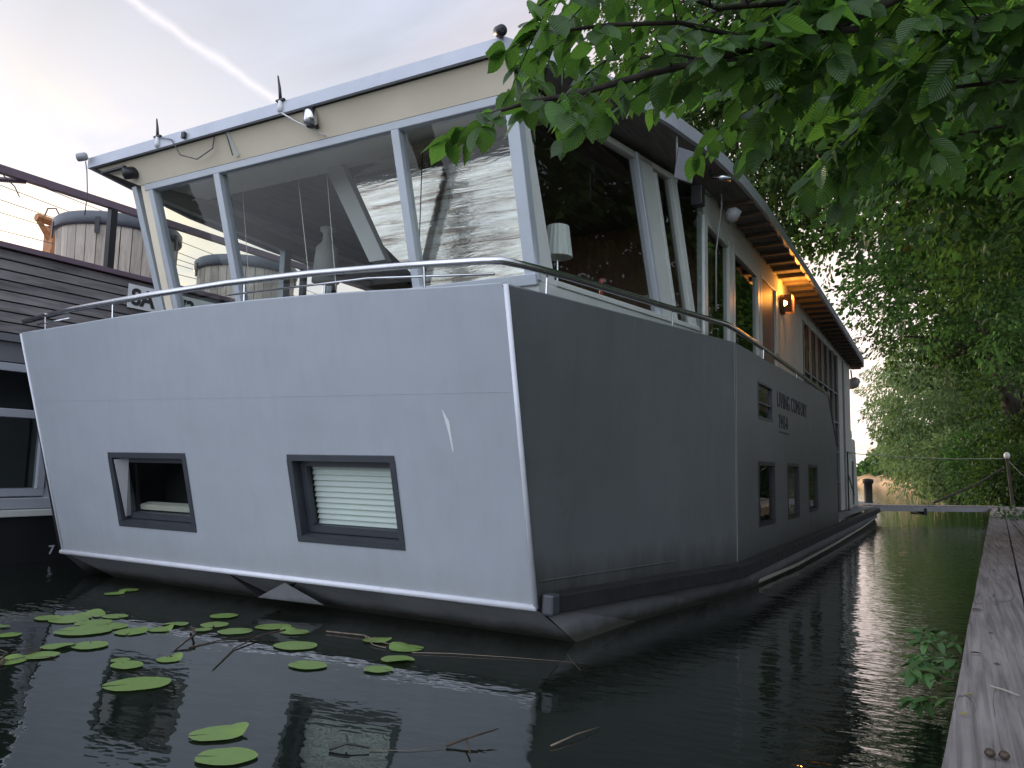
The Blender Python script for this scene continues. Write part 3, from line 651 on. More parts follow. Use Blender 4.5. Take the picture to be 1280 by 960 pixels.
# low aft cabin beyond the main wall
ac = MB(); ac.hexa([(-7.5, 22.85, .46), (-2.42, 22.85, .46), (-2.42, 25.2, .46), (-7.5, 25.2, .46), (-7.4, 22.85, 2.42), (-2.46, 22.85, 2.42), (-2.46, 25.0, 2.42), (-7.4, 25.0, 2.42)])
aco = ac.build('aft_cabin', 'cabin_white', HB, bevel=0.06)
q = MB(); q.box(-2.44, -2.405, 23.4, 23.9, 0.55, 1.75); q.build('cabin_door', 'anthracite', aco)
q = MB(); q.tube([(-2.5, 24.4, 2.42), (-2.5, 24.4, 2.62), (-2.9, 24.4, 2.68)], 0.03, 6); q.build('vent_pipe', 'grey_plastic', aco)
# flood lamp hung at the stern end of the eave
q = MB(); q.lathe((-2.3, 23.0, 3.9), [(0.03, -.1), (0.16, -.05), (0.2, .08), (0.12, .16), (0.02, .2)], 14, axis=(0.6, 0.2, -0.7)); fl = q.build('flood_lamp', 'grey_plastic', HB, smooth=True)
q = MB(); q.tube([(-2.3, 22.8, 4.2), (-2.3, 23.0, 4.0)], 0.02, 6); q.build('bracket', 'black', fl)

# interior
it = MB()
it.quad((-7.4, 5.75, 2.2), (-3.0, 5.75, 2.2), (-2.45, 8.5, 2.2), (-2.45, 15, 2.2), (-8.0, 15, 2.2), (-8.0, 8.5, 2.2)); it.build('interior_floor', 'floor_in', HB)
it = MB()
for k in range(31):
    x = -8.05 + k * 0.18; y0 = 5.95 if x > -7.5 else 6.2 + (-7.5 - x) / .46 * 2.9
    y0 += max(0, x + .17 + 2.95) / .55 * 2.9
    it.box(x, x + 0.172, y0, 15.0, 4.47, 4.485)
it.build('interior_ceiling', 'dark_ceiling', HB)
it = MB(); it.quad((-7.55, 5.16, 4.36), (-2.9, 5.16, 4.36), (-2.75, 6.0, 4.465), (-7.62, 6.0, 4.465)); it.build('ceiling_edge', 'pale_ceiling', HB)
it = MB(); it.box(-5.55, -5.43, 6.0, 15, 4.40, 4.468); it.box(-7.45, -7.33, 6.0, 15, 4.42, 4.468); it.build('ceiling_beam', 'black', HB)
it = MB(); it.box(-4.6, -2.46, 9.2, 9.26, 2.2, 4.46); it.box(-4.66, -4.6, 9.2, 15, 2.2, 4.46); it.build('partition_wall', 'brown_wall', HB)
it = MB(); it.box(-8.0, -4.7, 14.9, 14.98, 2.2, 4.46); it.build('partition_wall', 'pale_ceiling', HB)
it = MB(); it.hexa([(-4.96, 5.84, 3.36), (-4.76, 5.84, 3.36), (-4.76, 5.94, 3.36), (-4.96, 5.94, 3.36), (-5.62, 5.84, 4.46), (-5.40, 5.84, 4.46), (-5.40, 5.94, 4.46), (-5.62, 5.94, 4.46)]); it.build('diagonal_brace', 'brace_grey', HB)
for a, b in (((-5.85, 5.68, 4.42), (-5.61, 5.68, 3.26)), ((-5.45, 5.68, 4.42), (-5.22, 5.68, 3.0)), ((-6.67, 5.68, 4.42), (-6.44, 5.68, 3.1)), ((-3.45, 5.66, 4.42), (-3.44, 5.66, 3.0))):
    q = MB(); q.tube([a, b], .0035, 4); q.build('blind_cord', 'white_plastic', HB)
for x, y in ((-3.5, 6.3), (-5.0, 6.6), (-4.3, 7.5)):
    q = MB(); q.lathe((x, y, 4.44), [(0.05, 0), (0.055, 0.01), (0.05, 0.028)], 12); q.build('downlight', 'steel', HB)
# port side: low wall, posts, header
pw = MB(); pw.quad((-7.62, 5.65, 2.15), (-8.1, 8.5, 2.15), (-8.1, 15, 2.15), (-8.1, 15, 2.9), (-8.1, 8.5, 2.9), (-7.62, 5.65, 2.9)); pw.build('port_apron', 'white_frame', HB)
pw = MB(); pw.box(-8.16, -8.06, 8.5, 22.7, 4.2, 4.5); pw.hexa([(-7.7, 5.3, 4.28), (-7.6, 5.3, 4.28), (-8.06, 8.5, 4.28), (-8.16, 8.5, 4.28), (-7.7, 5.3, 4.46), (-7.6, 5.3, 4.46), (-8.06, 8.5, 4.46), (-8.16, 8.5, 4.46)]); pw.build('port_header', 'white_frame', HB)
for y in (7.6, 8.7, 10.6, 11.2, 13.2, 14.9):
    x = -8.1 if y >= 8.5 else lerp(-7.64, -8.1, (y - 5.6) / 2.9)
    q = MB(); q.box(x - .05, x + .05, y - .06, y + .06, 2.9, 4.3); q.build('port_post', 'alu', HB, bevel=0.005)
q = MB(); q.quad((-7.66, 5.75, 2.92), (-8.1, 8.5, 2.92), (-8.1, 8.5, 4.3), (-7.7, 5.5, 4.3)); q.build('port_pane', 'glass', HB)
q = MB(); q.quad((-8.1, 8.6, 2.92), (-8.1, 14.9, 2.92), (-8.1, 14.9, 4.25), (-8.1, 8.6, 4.25)); q.build('port_pane', 'glass', HB)
q = MB(); q.box(-8.16, -8.06, 15.0, 22.7, 0.5, 4.2); q.build('port_wall', 'cabin_white', HB)

# ------------------------------------------------------------ roof
rp = [(-8.22, 4.88), (-2.90, 4.88), (-2.62, 5.35), (-2.37, 6.0), (-2.17, 6.75), (-2.02, 7.6), (-1.94, 8.6), (-1.91, 9.8), (-1.91, 13), (-1.92, 18), (-1.95, 22.6), (-2.02, 23.4), (-2.3, 23.7),
      (-8.9, 23.7), (-9.15, 22), (-9.15, 10), (-9.0, 8.2), (-8.75, 6.6)]
def rz(y): return 4.56 + 0.04 * min(1, (y - 4.9) / 5) - (0.0 if y < 10 else 0.26 * (y - 10) / 13.7)
def rth(y): return 0.115 if y < 6 else 0.135
R_ = MB(); n = len(rp)
R_.quad(*[(x, y, rz(y) + 0.005) for x, y in rp]); 
rt = MB(); rt.quad(*[(lerp(x, -5.6, 0.01), y, rz(y) + rth(y) - 0.006) for x, y in rp]); 
rt.poly([], [])
so_ = MB()
for (x0, y0), (x1, y1) in zip(rp, rp[1:] + rp[:1]):
    so_.hexa([(x0, y0, rz(y0)), (x1, y1, rz(y1)), (lerp(x1, -5.6, .012), lerp(y1, 14, .004), rz(y1)), (lerp(x0, -5.6, .012), lerp(y0, 14, .004), rz(y0)),
              (x0, y0, rz(y0) + rth(y0)), (x1, y1, rz(y1) + rth(y1)), (lerp(x1, -5.6, .012), lerp(y1, 14, .004), rz(y1) + rth(y1)), (lerp(x0, -5.6, .012), lerp(y0, 14, .004), rz(y0) + rth(y0))])
roof = rt.build('roof', 'roof_top', HB)
# soffit as triangulated strips so it stays planar enough
sf = MB(); bm_pts = [(x, y, rz(y) + 0.02) for x, y in rp]
star = rp[1:13]
def port_x(y): return lerp(-8.22, -9.15, min(1, max(0, (y - 4.88) / 5)))
sy = sorted({y for x, y in star})
def star_x(y):
    for (xa, ya), (xb, yb) in zip(star, star[1:]):
        if ya <= y <= yb: return lerp(xa, xb, (y - ya) / max(1e-6, yb - ya))
    return star[-1][0]
for ya, yb in zip(sy, sy[1:]):
    sf.quad((star_x(ya), ya, rz(ya) + .02), (star_x(yb), yb, rz(yb) + .02), (port_x(yb), yb, rz(yb) + .02), (port_x(ya), ya, rz(ya) + .02))
sf.build('soffit', 'soffit', roof)
so_.build('fascia', 'fascia', roof)
y = 9.2
while y < 23.5:
    q = MB(); x1 = star_x(y) - 0.03; q.box(XW + 0.002, x1, y - .03, y + .03, rz(y) - 0.04, rz(y) + 0.018); q.build('rafter', 'rafter', roof)
    y += 0.46

# ------------------------------------------------------------ handrail
hr = MB()
front = [(-8.90, 4.72, 2.86), (-8.0, 4.70, 2.915), (-6.675, 4.68, 2.945), (-5.6, 4.68, 2.955), (-4.6, 4.68, 2.935), (-3.6, 4.70, 2.895), (-2.92, 4.72, 2.858), (-2.80, 4.75, 2.852)]
star_r = [(-2.72, 4.92, 2.852), (-2.60, 5.45, 2.872), (-2.32, 7.05, 2.915), (-2.06, 8.32, 2.945), (-2.04, 8.7, 2.94), (-2.03, 10.4, 2.93), (-2.02, 12.9, 2.905), (-2.01, 15.7, 2.87), (-2.01, 16.85, 1.94)]
hr.tube(front + star_r, 0.030, 12)
hro = hr.build('handrail', 'steel', HB, smooth=True)
q = MB(); q.tube([(-8.6, 4.70, 2.80), (-8.0, 4.69, 2.82)] , 0.010, 6); q.build('lower_rail', 'steel', HB, smooth=True)
q = MB(); q.tube([(-5.6, 4.69, 2.845), (-4.0, 4.70, 2.835), (-2.85, 4.74, 2.755)], 0.010, 6); q.build('lower_rail', 'steel', HB, smooth=True)
for x in (-8.45, -7.28, -5.4, -3.45):
    zt = min((abs(p[0] - x), p[2]) for p in front)[1]
    q = MB(); q.tube([(x, TY(topz_s(x)) + .03, topz_s(x) - .05), (x, 4.69, zt)], 0.009, 6); q.build('stanchion', 'steel', hro)
for s in ((-2.68, 5.25, 2.862), (-2.30, 7.2, 2.917), (-2.02, 10.0, 2.93), (-2.02, 12.4, 2.908), (-2.02, 14.6, 2.88)):
    q = MB(); q.tube([(s[0] - .01, s[1], s[2] - .24), (s[0], s[1], s[2])], 0.010, 6); q.build('stanchion', 'steel', hro)

# ------------------------------------------------------------ fittings on the roof edge
def antenna(x, h, lab, lean):
    q = MB(); q.lathe((x, 4.87, 4.63), [(0.02, -.06), (0.026, -.02), (0.022, .03), (0.011, .06)], 10); a = q.build('antenna', 'white_plastic', HB, smooth=True); a['label'] = lab
    q = MB(); q.tube([(x, 4.87, 4.68), (x + lean * .4, 4.87, 4.68 + h * .5), (x + lean, 4.87, 4.68 + h)], [0.016, 0.013, 0.007], 8); q.build('whip', 'black', a, smooth=True)
    q = MB(); q.box(x - .05, x + .05, 4.855, 4.885, 4.672, 4.69); q.build('clamp', 'black', a)
    return a
a1 = antenna(-7.02, 0.20, 'short black whip antenna near left roof corner', -0.035)
a2 = antenna(-5.27, 0.25, 'taller black whip antenna on front roof edge', -0.05)
q = MB(); q.tube([(-6.98, 4.86, 4.66), (-6.78, 4.86, 4.60), (-6.72, 4.93, 4.45), (-6.55, 5.0, 4.40), (-6.30, 4.98, 4.46), (-6.22, 4.93, 4.60), (-6.08, 4.93, 4.60), (-6.06, 5.03, 4.36)], 0.006, 5); q.build('cable', 'wire', a1, smooth=True)
q = MB(); q.tube([(-6.06, 4.95, 4.57), (-6.05, 5.08, 4.37)], 0.017, 6); q.build('cable_duct', 'white_plastic', HB)
q = MB(); q.tube([(-5.27, 4.87, 4.57), (-5.12, 4.93, 4.47), (-4.95, 5.05, 4.38), (-4.90, 5.09, 4.35)], 0.007, 5); q.build('cable', 'white_plastic', a2, smooth=True)
q = MB(); q.box(-6.62, -6.57, 4.845, 4.875, 4.575, 4.64); q.build('sensor_box', 'black', HB, bevel=0.006)
q = MB(); q.lathe((-4.97, 4.96, 4.505), [(0.03, -.09), (0.062, -.075), (0.066, -.02), (0.066, .05), (0.05, .075), (0.02, .085)], 16); bl = q.build('bulkhead_lamp', 'steel', HB, smooth=True)
q = MB(); q.lathe((-4.97, 4.96, 4.40), [(0.035, 0), (0.04, .018), (0.02, .03)], 12); q.build('lamp_base', 'black', bl)
q = MB(); q.box(-4.99, -4.95, 4.99, 5.06, 4.42, 4.56); q.build('lamp_bracket', 'black', bl)
# corner lamps
def eye_lamp(c, ax, mat, lab, r=0.06):
    q = MB(); q.lathe(c, [(r * .7, -r * 1.4), (r, -r), (r, r * .7), (r * .85, r * 1.0)], 14, axis=ax); o = q.build('eyeball_camera', mat, HB, smooth=True); o['label'] = lab
    q = MB(); q.lathe(Vector(c) + Vector(ax).normalized() * r * 1.0, [(r * .5, 0), (r * .4, r * .12)], 12, axis=ax); q.build('lens', 'black', o)
    return o
cl = eye_lamp((-8.22, 4.80, 4.66), (-0.7, -0.6, -0.25), 'grey_plastic', 'grey camera on left roof corner', .045)
q = MB(); q.tube([(-8.2, 4.84, 4.62), (-8.16, 4.84, 4.5), (-8.15, 4.86, 4.25), (-8.2, 4.88, 4.02)], 0.006, 5); q.build('hanging_wire', 'wire', cl, smooth=True)
eye_lamp((-7.63, 4.99, 4.44), (-0.5, -0.8, -0.3), 'black', 'black camera under left eave', 0.065)
q = MB(); q.obox((-7.85, 4.95, 4.50), (1, 0, 0), (0, 1, 0), (0, 0, 1), .2, .02, .012); q.build('camera_arm', 'black', HB)
eye_lamp((-2.90, 4.83, 4.69), (0.6, -0.5, -0.3), 'black', 'dark camera on right roof corner', 0.045)
# under the starboard eave
q = MB(); ax = Vector((0.75, -0.66, 0)).normalized(); az = Vector((0.1, 0.1, 1)).normalized()
q.obox((-2.13, 7.05, 4.28), ax.cross(az).normalized(), ax, az, .10, .012, .16); fa = q.build('flat_antenna', 'nb_band', HB, bevel=0.01)
q = MB(); q.tube([(-2.2, 7.02, 4.57), (-2.2, 7.02, 4.25), (-2.14, 7.05, 4.25)], 0.010, 6); q.build('antenna_stem', 'grey_plastic', fa)
q = MB(); q.box(-2.34, -2.22, 7.95, 8.08, 4.20, 4.42); q.build('lamp_box', 'black', HB, bevel=0.01)
q = MB(); q.tube([(-2.12, 8.0, 4.50), (-1.93, 8.05, 4.46)], 0.028, 10); sp = q.build('spotlight', 'steel', HB, smooth=True)
q = MB(); q.tube([(-2.14, 8.0, 4.57), (-2.12, 8.0, 4.50)], 0.02, 6); q.build('spotlight_foot', 'black', sp)
q = MB(); q.lathe((-2.15, 8.75, 4.36), [(0.03, 0), (0.09, .05), (0.10, .13), (0.02, .16)], 14, axis=(0.5, 0.4, -0.5)); dl = q.build('dish_lamp', 'grey_plastic', HB, smooth=True)
q = MB(); q.tube([(-2.2, 8.7, 4.58), (-2.2, 8.7, 4.40), (-2.28, 8.75, 3.9), (-2.30, 8.8, 3.2)], 0.010, 6); q.build('lamp_rod', 'grey_plastic', dl, smooth=True)
q = MB(); q.tube([(-2.28, 8.0, 4.4), (-2.2, 8.2, 4.35), (-2.1, 8.4, 4.45), (-2.05, 8.5, 4.57)], 0.006, 5); q.build('cable', 'black', HB, smooth=True)
# lit wall lamp
q = MB(); q.lathe((XW + .005, 13.1, 4.12), [(0.17, 0), (0.17, .02), (0.15, .06)], 20, axis=(1, 0, 0)); wlmp = q.build('wall_lamp', 'brown_wall', HB, smooth=True); wlmp['label'] = 'lit amber wall lamp under the eave'
q = MB(); q.lathe((XW + .067, 13.1, 4.12), [(0.13, 0), (0.12, .05), (0.07, .09), (0.01, .10)], 20, axis=(1, 0, 0)); q.build('lamp_glass', 'lamp_lit', wlmp, smooth=True)
q = MB()
for k in range(-2, 3): q.box(XW + .06, XW + .185, 13.1 + k * .055 - .008, 13.1 + k * .055 + .008, 3.98, 4.26)
q.build('lamp_grille', 'brown_wall', wlmp)
ld = bpy.data.lights.new('wall_lamp_light', 'POINT'); ld.energy = 11; ld.color = (1.0, 0.36, 0.05); ld.shadow_soft_size = 0.08
lo = bpy.data.objects.new('wall_lamp_light', ld); C.objects.link(lo); lo.location = (XW + .22, 13.1, 4.26); attach(lo, wlmp)

# mooring bollard on the aft deck
q = MB(); q.lathe((-2.45, 28.6, 0.46), [(0.16, 0), (0.13, .03), (0.13, .62), (0.17, .66), (0.17, .78), (0.02, .80)], 16); q.build('bollard', 'black_rubber', HB, smooth=True)
q = MB(); q.tube([(-2.30, 21.5, .46), (-2.30, 21.5, 1.95)], 0.02, 6); q.tube([(-2.30, 21.5, 1.4), (-2.05, 20.3, .9)], 0.015, 6); q.build('rope_post', 'black', HB)

# table lamp and candle inside the wheelhouse
TL = thing('table_lamp', (-3.06, 6.20, 2.95), 'white pleated lampshade behind the first starboard window of the houseboat', 'lamp')
q = MB(); prof_ = []
nS = 36; b = len(q.v)
for z, r in ((3.27, .135), (3.56, .10)):
    for j in range(nS):
        a = 2 * PI * j / nS; rr_ = r * (1 + .025 * (-1) ** j); q.v.append((-3.06 + rr_ * math.cos(a), 6.20 + rr_ * math.sin(a), z))
for j in range(nS): q.f.append((j, (j + 1) % nS, nS + (j + 1) % nS, nS + j))
q.build('lamp_shade', 'shade', TL)
q = MB(); q.lathe((-3.06, 6.20, 2.96), [(0.08, 0), (0.08, .02), (0.015, .04), (0.012, .3)], 14); q.build('lamp_stem', 'steel', TL)
q = MB(); q.box(-3.5, -2.95, 6.0, 6.6, 2.2, 2.955); tag(q.build('sideboard', 'floor_in'), 'low wooden sideboard under the white table lamp inside the houseboat', 'sideboard')
FLm = thing('floor_lamp', (-6.25, 6.6, 2.2), 'pale standing lamp with a narrow neck seen through the wide middle front pane', 'lamp')
q = MB(); q.lathe((-6.25, 6.6, 0), [(.16, 3.45), (.125, 3.86), (.06, 3.93), (.05, 4.03), (.085, 4.06), (.085, 4.10), (.02, 4.11)], 20); q.build('lamp_shade', 'brace_grey', FLm, smooth=True)
q = MB(); q.lathe((-6.25, 6.6, 2.205), [(.16, 0), (.15, .03), (.02, .05), (.018, 1.25)], 14); q.build('lamp_stem', 'steel', FLm)
q = MB(); q.lathe((-2.86, 6.75, 2.95), [(0.018, 0), (0.017, .12), (0.015, .22), (0.004, .235)], 10); cd = q.build('candle', 'red', None, smooth=True); tag(cd, 'thin red candle standing on the starboard window ledge', 'candle')

# ================================================================== GANGWAY
GW = thing('gangway', (-0.7, 27.3, 0.45), 'narrow grey gangway plank running from the aft deck to the jetty', 'gangway')
ga, gb = Vector((-2.5, 25.7, 0.47)), Vector((1.25, 28.9, 0.47))
gd = (gb - ga).normalized(); gn = Vector((-gd.y, gd.x, 0))
q = MB(); q.obox((ga + gb) / 2, gd, gn, (0, 0, 1), (gb - ga).length / 2, .28, .02); q.build('walk_board', 'jetty', GW)
q = MB()
for s in (-1, 1): q.obox((ga + gb) / 2 + gn * s * .26 - Vector((0, 0, .085)), gd, gn, (0, 0, 1), (gb - ga).length / 2, .025, .07)
q.build('side_beam', 'grey_plastic', GW)
q = MB(); q.obox(ga.lerp(gb, .42) - Vector((0, 0, .16)), gd, gn, (0, 0, 1), .05, .3, .10); q.build('cross_bracket', 'black', GW)
RP = thing('rope_rail', (1.55, 29.0, 0.45), 'weathered post with white knob holding the gangway guide rope', 'post')
q = MB(); q.tube([(1.63, 29.0, .40), (1.58, 29.0, 1.2), (1.53, 29.0, 2.0)], [.05, .045, .045], 8); q.build('post', 'pile', RP)
q = MB(); q.lathe((1.53, 29.0, 1.98), [(.05, 0), (.085, .06), (.085, .14), (.03, .2)], 10); q.build('post_knob', 'white_plastic', RP, smooth=True)
q = MB(); q.tube([(1.53, 29.0, 1.98), (0.2, 27.9, 1.93), (-1.2, 26.2, 1.93), (-2.3, 24.0, 1.96), (-2.3, 21.5, 1.95)], 0.012, 5); q.build('guide_rope', 'rope', RP, smooth=True)
q = MB(); q.tube([(1.53, 29, 1.95), (1.9, 29.2, 1.5), (2.3, 29.5, 1.2)], .012, 5); q.build('stay_rope', 'rope', RP)
q = MB(); q.tube([(-0.55, 28.6, .53), (0.7, 29.4, 1.16), (1.48, 29.6, 1.7)], 0.035, 6); tag(q.build('boat_hook', 'pile'), 'thin dark pole leaning diagonally from the gangway to the bank', 'pole')

# ================================================================== JETTY
JT = thing('jetty', (0.6, 10, 0), 'long weathered grey timber jetty along the right bank', 'jetty')
def jx(y): return -0.195 + 0.0425 * y
offsj = [0, 0.325, 0.665, 1.0, 1.34, 1.66]
for k in range(5):
    for (ya, yb) in (((-5.0, 13.1), (13.12, 30.2)) if k % 2 else ((-5.0, 19.4), (19.42, 30.2))):
        q = MB(); ny = 30; g0, g1 = offsj[k] + 0.004, offsj[k + 1] - 0.004
        rnd = random.Random(k * 7 + int(ya))
        for i in range(ny + 1):
            y = lerp(ya, yb, i / ny); wob = 0.007 * (rnd.random() - .5); wz = 0.006 * (rnd.random() - .5)
            for dx, z in ((g0 + wob, .36), (g1 + wob, .36), (g1 + wob, .447 + wz), (g0 + wob + 0.006, .45 + wz)): q.v.append((jx(y) + dx, y, z))
        for i in range(ny):
            for j in range(4): q.f.append((i * 4 + j, i * 4 + (j + 1) % 4, (i + 1) * 4 + (j + 1) % 4, (i + 1) * 4 + j))
        q.f += [(0, 1, 2, 3), tuple(ny * 4 + j for j in (3, 2, 1, 0))]
        q.build('plank', 'jetty', JT, bevel=0.006)
q = MB(); q.hexa([(jx(-5) + .03, -5, .12), (jx(-5) + .13, -5, .12), (jx(30) + .13, 30, .12), (jx(30) + .03, 30, .12), (jx(-5) + .03, -5, .355), (jx(-5) + .13, -5, .355), (jx(30) + .13, 30, .355), (jx(30) + .03, 30, .355)]); q.build('edge_beam', 'pile', JT)
for y in (-3, 1.0, 5.2, 9.5, 13.8, 18, 22.5, 27, 30):
    q = MB(); q.tube([(jx(y) + .22, y, -.8), (jx(y) + .22, y, .34)], .09, 10); q.build('pile', 'pile', JT)
# hose / cable lying on the jetty
q = MB(); q.tube([(1.62, 29, .50), (1.60, 27.6, .468), (1.38, 24.6, .468), (1.07, 18.7, .468), (0.98, 15.0, .468), (0.86, 12.5, .468), (0.95, 10.5, .468), (1.1, 8, .468)], .018, 6)
tag(q.build('cable', 'black', smooth=True), 'black cable trailing from the rope post along the jetty planks', 'cable')

# debris
def debris_leaf(x, y, z, r, rot, name, mat, label, cat='leaf'):
    q = MB(); pts = [(-1, 0), (-.4, .45), (.3, .5), (1, 0), (.3, -.45), (-.4, -.5)]
    cs, sn = math.cos(rot), math.sin(rot)
    P = [(x + r * (a * cs - b * sn), y + r * (a * sn + b * cs), z + (.006 if abs(b) > .1 else .001)) for a, b in pts]
    q.poly(P, [(0, 1, 2, 3), (0, 3, 4, 5)]); tag(q.build(name, mat), label, cat)
M['yellow_leaf'] = leaf_mat('yellow_leaf', (0.40, 0.32, 0.10), (0.5, 0.4, 0.14), (0.4, 0.3, 0.05), tw=.2)
M['brown_leaf'] = leaf_mat('brown_leaf', (0.05, 0.035, 0.025), (0.07, 0.05, 0.035), (0.05, 0.03, 0.01), tw=.1)
debris_leaf(0.012, 3.52, .458, .022, .6, 'fallen_leaf', 'yellow_leaf', 'small yellow leaf lying on the near jetty plank')
debris_leaf(0.03, 3.84, .458, .018, 0.1, 'fallen_leaf', 'yellow_leaf', 'pale pinkish leaf scrap lying on the jetty beyond the yellow leaf')
debris_leaf(0.075, 4.75, .458, .03, .2, 'fallen_leaf', 'brown_leaf', 'curled dark leaf on jetty beside the long crack beyond the twig')
debris_leaf(0.12, 6.3, .458, .04, .4, 'fallen_leaf', 'brown_leaf', 'dark brown leaf lying alone further along the jetty')
for x, lab in ((0.075, 'left of two dark alder cones on the near jetty plank'), (0.115, 'right of two dark alder cones on the near jetty plank')):
    q = MB(); q.lathe((x, 3.06, .452), [(.005, 0), (.014, .006), (.017, .014), (.012, .024), (.003, .028)], 10); tag(q.build('alder_cone', 'brown_leaf', smooth=True), lab, 'cone', 'alder cones on the jetty')
q = MB(); q.tube([(0.11, 4.05, .459), (0.16, 4.0, .462), (0.21, 3.94, .459)], .004, 5); tag(q.build('fallen_twig', 'rope'), 'thin pale twig lying across the near jetty plank', 'twig')

# plant on the jetty side
def leaf_set(name, P, D, Nn, Ln, Wd, kind, mat, parent=None):
    P, D, Nn = (np.asarray(a, float) for a in (P, D, Nn)); Ln, Wd = np.asarray(Ln, float), np.asarray(Wd, float)
    D = D / np.linalg.norm(D, axis=1, keepdims=True)
    Sd = np.cross(D, Nn); Sd /= np.maximum(1e-6, np.linalg.norm(Sd, axis=1, keepdims=True)); Nn = np.cross(Sd, D)
    if kind == 'big':
        prof_ = [(.05, .16), (.14, .36), (.23, .44), (.30, .50), (.38, .49), (.46, .51), (.54, .46), (.62, .44), (.70, .35), (.78, .29), (.85, .18), (.92, .09)]
        T = [(0, 0, 0)]
        for u, h in prof_:
            c = -.16 * u * u; T += [(u, h, c + .20 * h * (1 - u)), (u, 0, c), (u, -h, c + .20 * h * (1 - u))]
        T.append((1, 0, -.17)); m_ = len(prof_)
        F = [(0, 2, 1), (0, 3, 2)]
        for i in range(m_ - 1):
            a_ = 1 + 3 * i; F += [(a_, a_ + 1, a_ + 4, a_ + 3), (a_ + 1, a_ + 2, a_ + 5, a_ + 4)]
        a_ = 1 + 3 * (m_ - 1); F += [(a_, a_ + 1, a_ + 3), (a_ + 1, a_ + 2, a_ + 3)]
    elif kind == 'hex':
        T = [(0, 0, 0), (.28, .5, .07), (.70, .38, .02), (1, 0, -.12), (.70, -.38, .02), (.28, -.5, .07)]
        F = [(0, 3, 2, 1), (0, 5, 4, 3)]
    else:
        T = [(0, 0, 0), (.5, .5, .06), (1, 0, -.08), (.5, -.5, .06)]
        F = [(0, 2, 1), (0, 3, 2)]
    T = np.array(T); k = len(T); n = len(P)
    V = (P[:, None, :] + (Ln[:, None] * T[None, :, 0])[..., None] * D[:, None, :] + (Wd[:, None] * T[None, :, 1])[..., None] * Sd[:, None, :] + (Ln[:, None] * T[None, :, 2])[..., None] * Nn[:, None, :]).reshape(-1, 3)
    me = bpy.data.meshes.new(name)
    lens = np.array([len(f) for f in F]); flat = np.concatenate([np.array(f) for f in F])
    loops = (flat[None, :] + (np.arange(n) * k)[:, None]).ravel().astype(np.int32)
    tot = np.tile(lens, n).astype(np.int32); start = np.concatenate([[0], np.cumsum(tot)[:-1]]).astype(np.int32)
    me.vertices.add(len(V)); me.vertices.foreach_set('co', V.astype(np.float32).ravel())
    me.loops.add(len(loops)); me.loops.foreach_set('vertex_index', loops)
    me.polygons.add(len(tot)); me.polygons.foreach_set('loop_start', start)
    try: me.polygons.foreach_set('loop_total', tot)
    except Exception: pass
    me.update(calc_edges=True)
    if kind == 'big':
        uvl = me.uv_layers.new(name='UVMap'); uvs = T[:, :2][flat]; uvl.data.foreach_set('uv', np.tile(uvs, (n, 1)).astype(np.float32).ravel())
    me.validate()
    me.materials.append(M[mat])
    if kind == 'big': me.shade_smooth()
    o = bpy.data.objects.new(name, me); C.objects.link(o)
    if parent: attach(o, parent)
    return o

NP = thing('bank_weed', (0.02, 5.0, 0.2), 'leafy green weed growing out over the water from the jetty edge', 'plant')
P_, D_, N2, L2, W2 = [], [], [], [], []
stems = MB()
rd = random.Random(3)
for s in range(11):
    p = Vector((0.02, 4.62 + s * .13, .24 + .04 * (s % 4))); dv = Vector((-.55 - .3 * rd.random(), -.15 + .4 * rd.random(), .35 - .85 * rd.random())).normalized()
    pts = [p.copy()]
    for k in range(6):
        p = p + dv * .042; dv = (dv + Vector((0, 0, -.09)) + Vector((rd.uniform(-.1, .1), rd.uniform(-.2, .2), rd.uniform(-.1, .1)))).normalized(); pts.append(p.copy())
        for a in range(5 if k > 3 else 2):
            ang = rd.uniform(0, 2 * PI); side_ = Vector((math.cos(ang), math.sin(ang), rd.uniform(-.5, .2)))
            P_.append(p); D_.append(side_ * .8 + dv * .5); N2.append(Vector((rd.uniform(-.4, .4), rd.uniform(-.6, .1), 1))); l = rd.uniform(.07, .115); L2.append(l); W2.append(l * .42)
    stems.tube(pts, .004, 5)
stems.build('stem', 'twig_bark', NP)
leaf_set('foliage', P_, D_, N2, L2, W2, 'big', 'nettle_leaf', NP)

# ================================================================== LILY PADS, TWIGS
PADS = [(-6.67, 3.59, 0.052), (-6.33, 3.45, 0.099), (-5.5, 3.03, 0.109), (-5.5, 3.22, 0.129), (-6.73, 3.98, 0.136), (-6.52, 4.03, 0.176), (-6.59, 4.25, 0.161), (-6.37, 4.35, 0.124), (-6.24, 4.07, 0.162), (-6.02, 3.85, 0.23), (-6.02, 4.08, 0.167), (-5.7, 4.04, 0.153), (-5.59, 4.22, 0.113), (-5.67, 4.42, 0.115), (-5.67, 3.44, 0.125), (-5.51, 3.58, 0.151), (-4.95, 3.44, 0.07), (-4.79, 3.38, 0.133), (-4.71, 3.64, 0.099), (-5.63, 4.88, 0.133), (-5.4, 4.59, 0.133), (-5.31, 4.4, 0.087), (-5.06, 4.51, 0.15), (-4.95, 4.81, 0.165), (-4.66, 4.76, 0.132), (-4.3, 4.41, 0.185), (-3.82, 4.04, 0.152), (-3.92, 4.89, 0.124), (-3.58, 4.81, 0.144), (-3.42, 4.5, 0.134), (-3.36, 4.22, 0.11), (-4.34, 3.14, 0.212), (-3.23, 2.81, 0.157), (-2.95, 2.62, 0.155), (-7.45, 5.06, 0.113), (-7.54, 5.28, 0.115)]
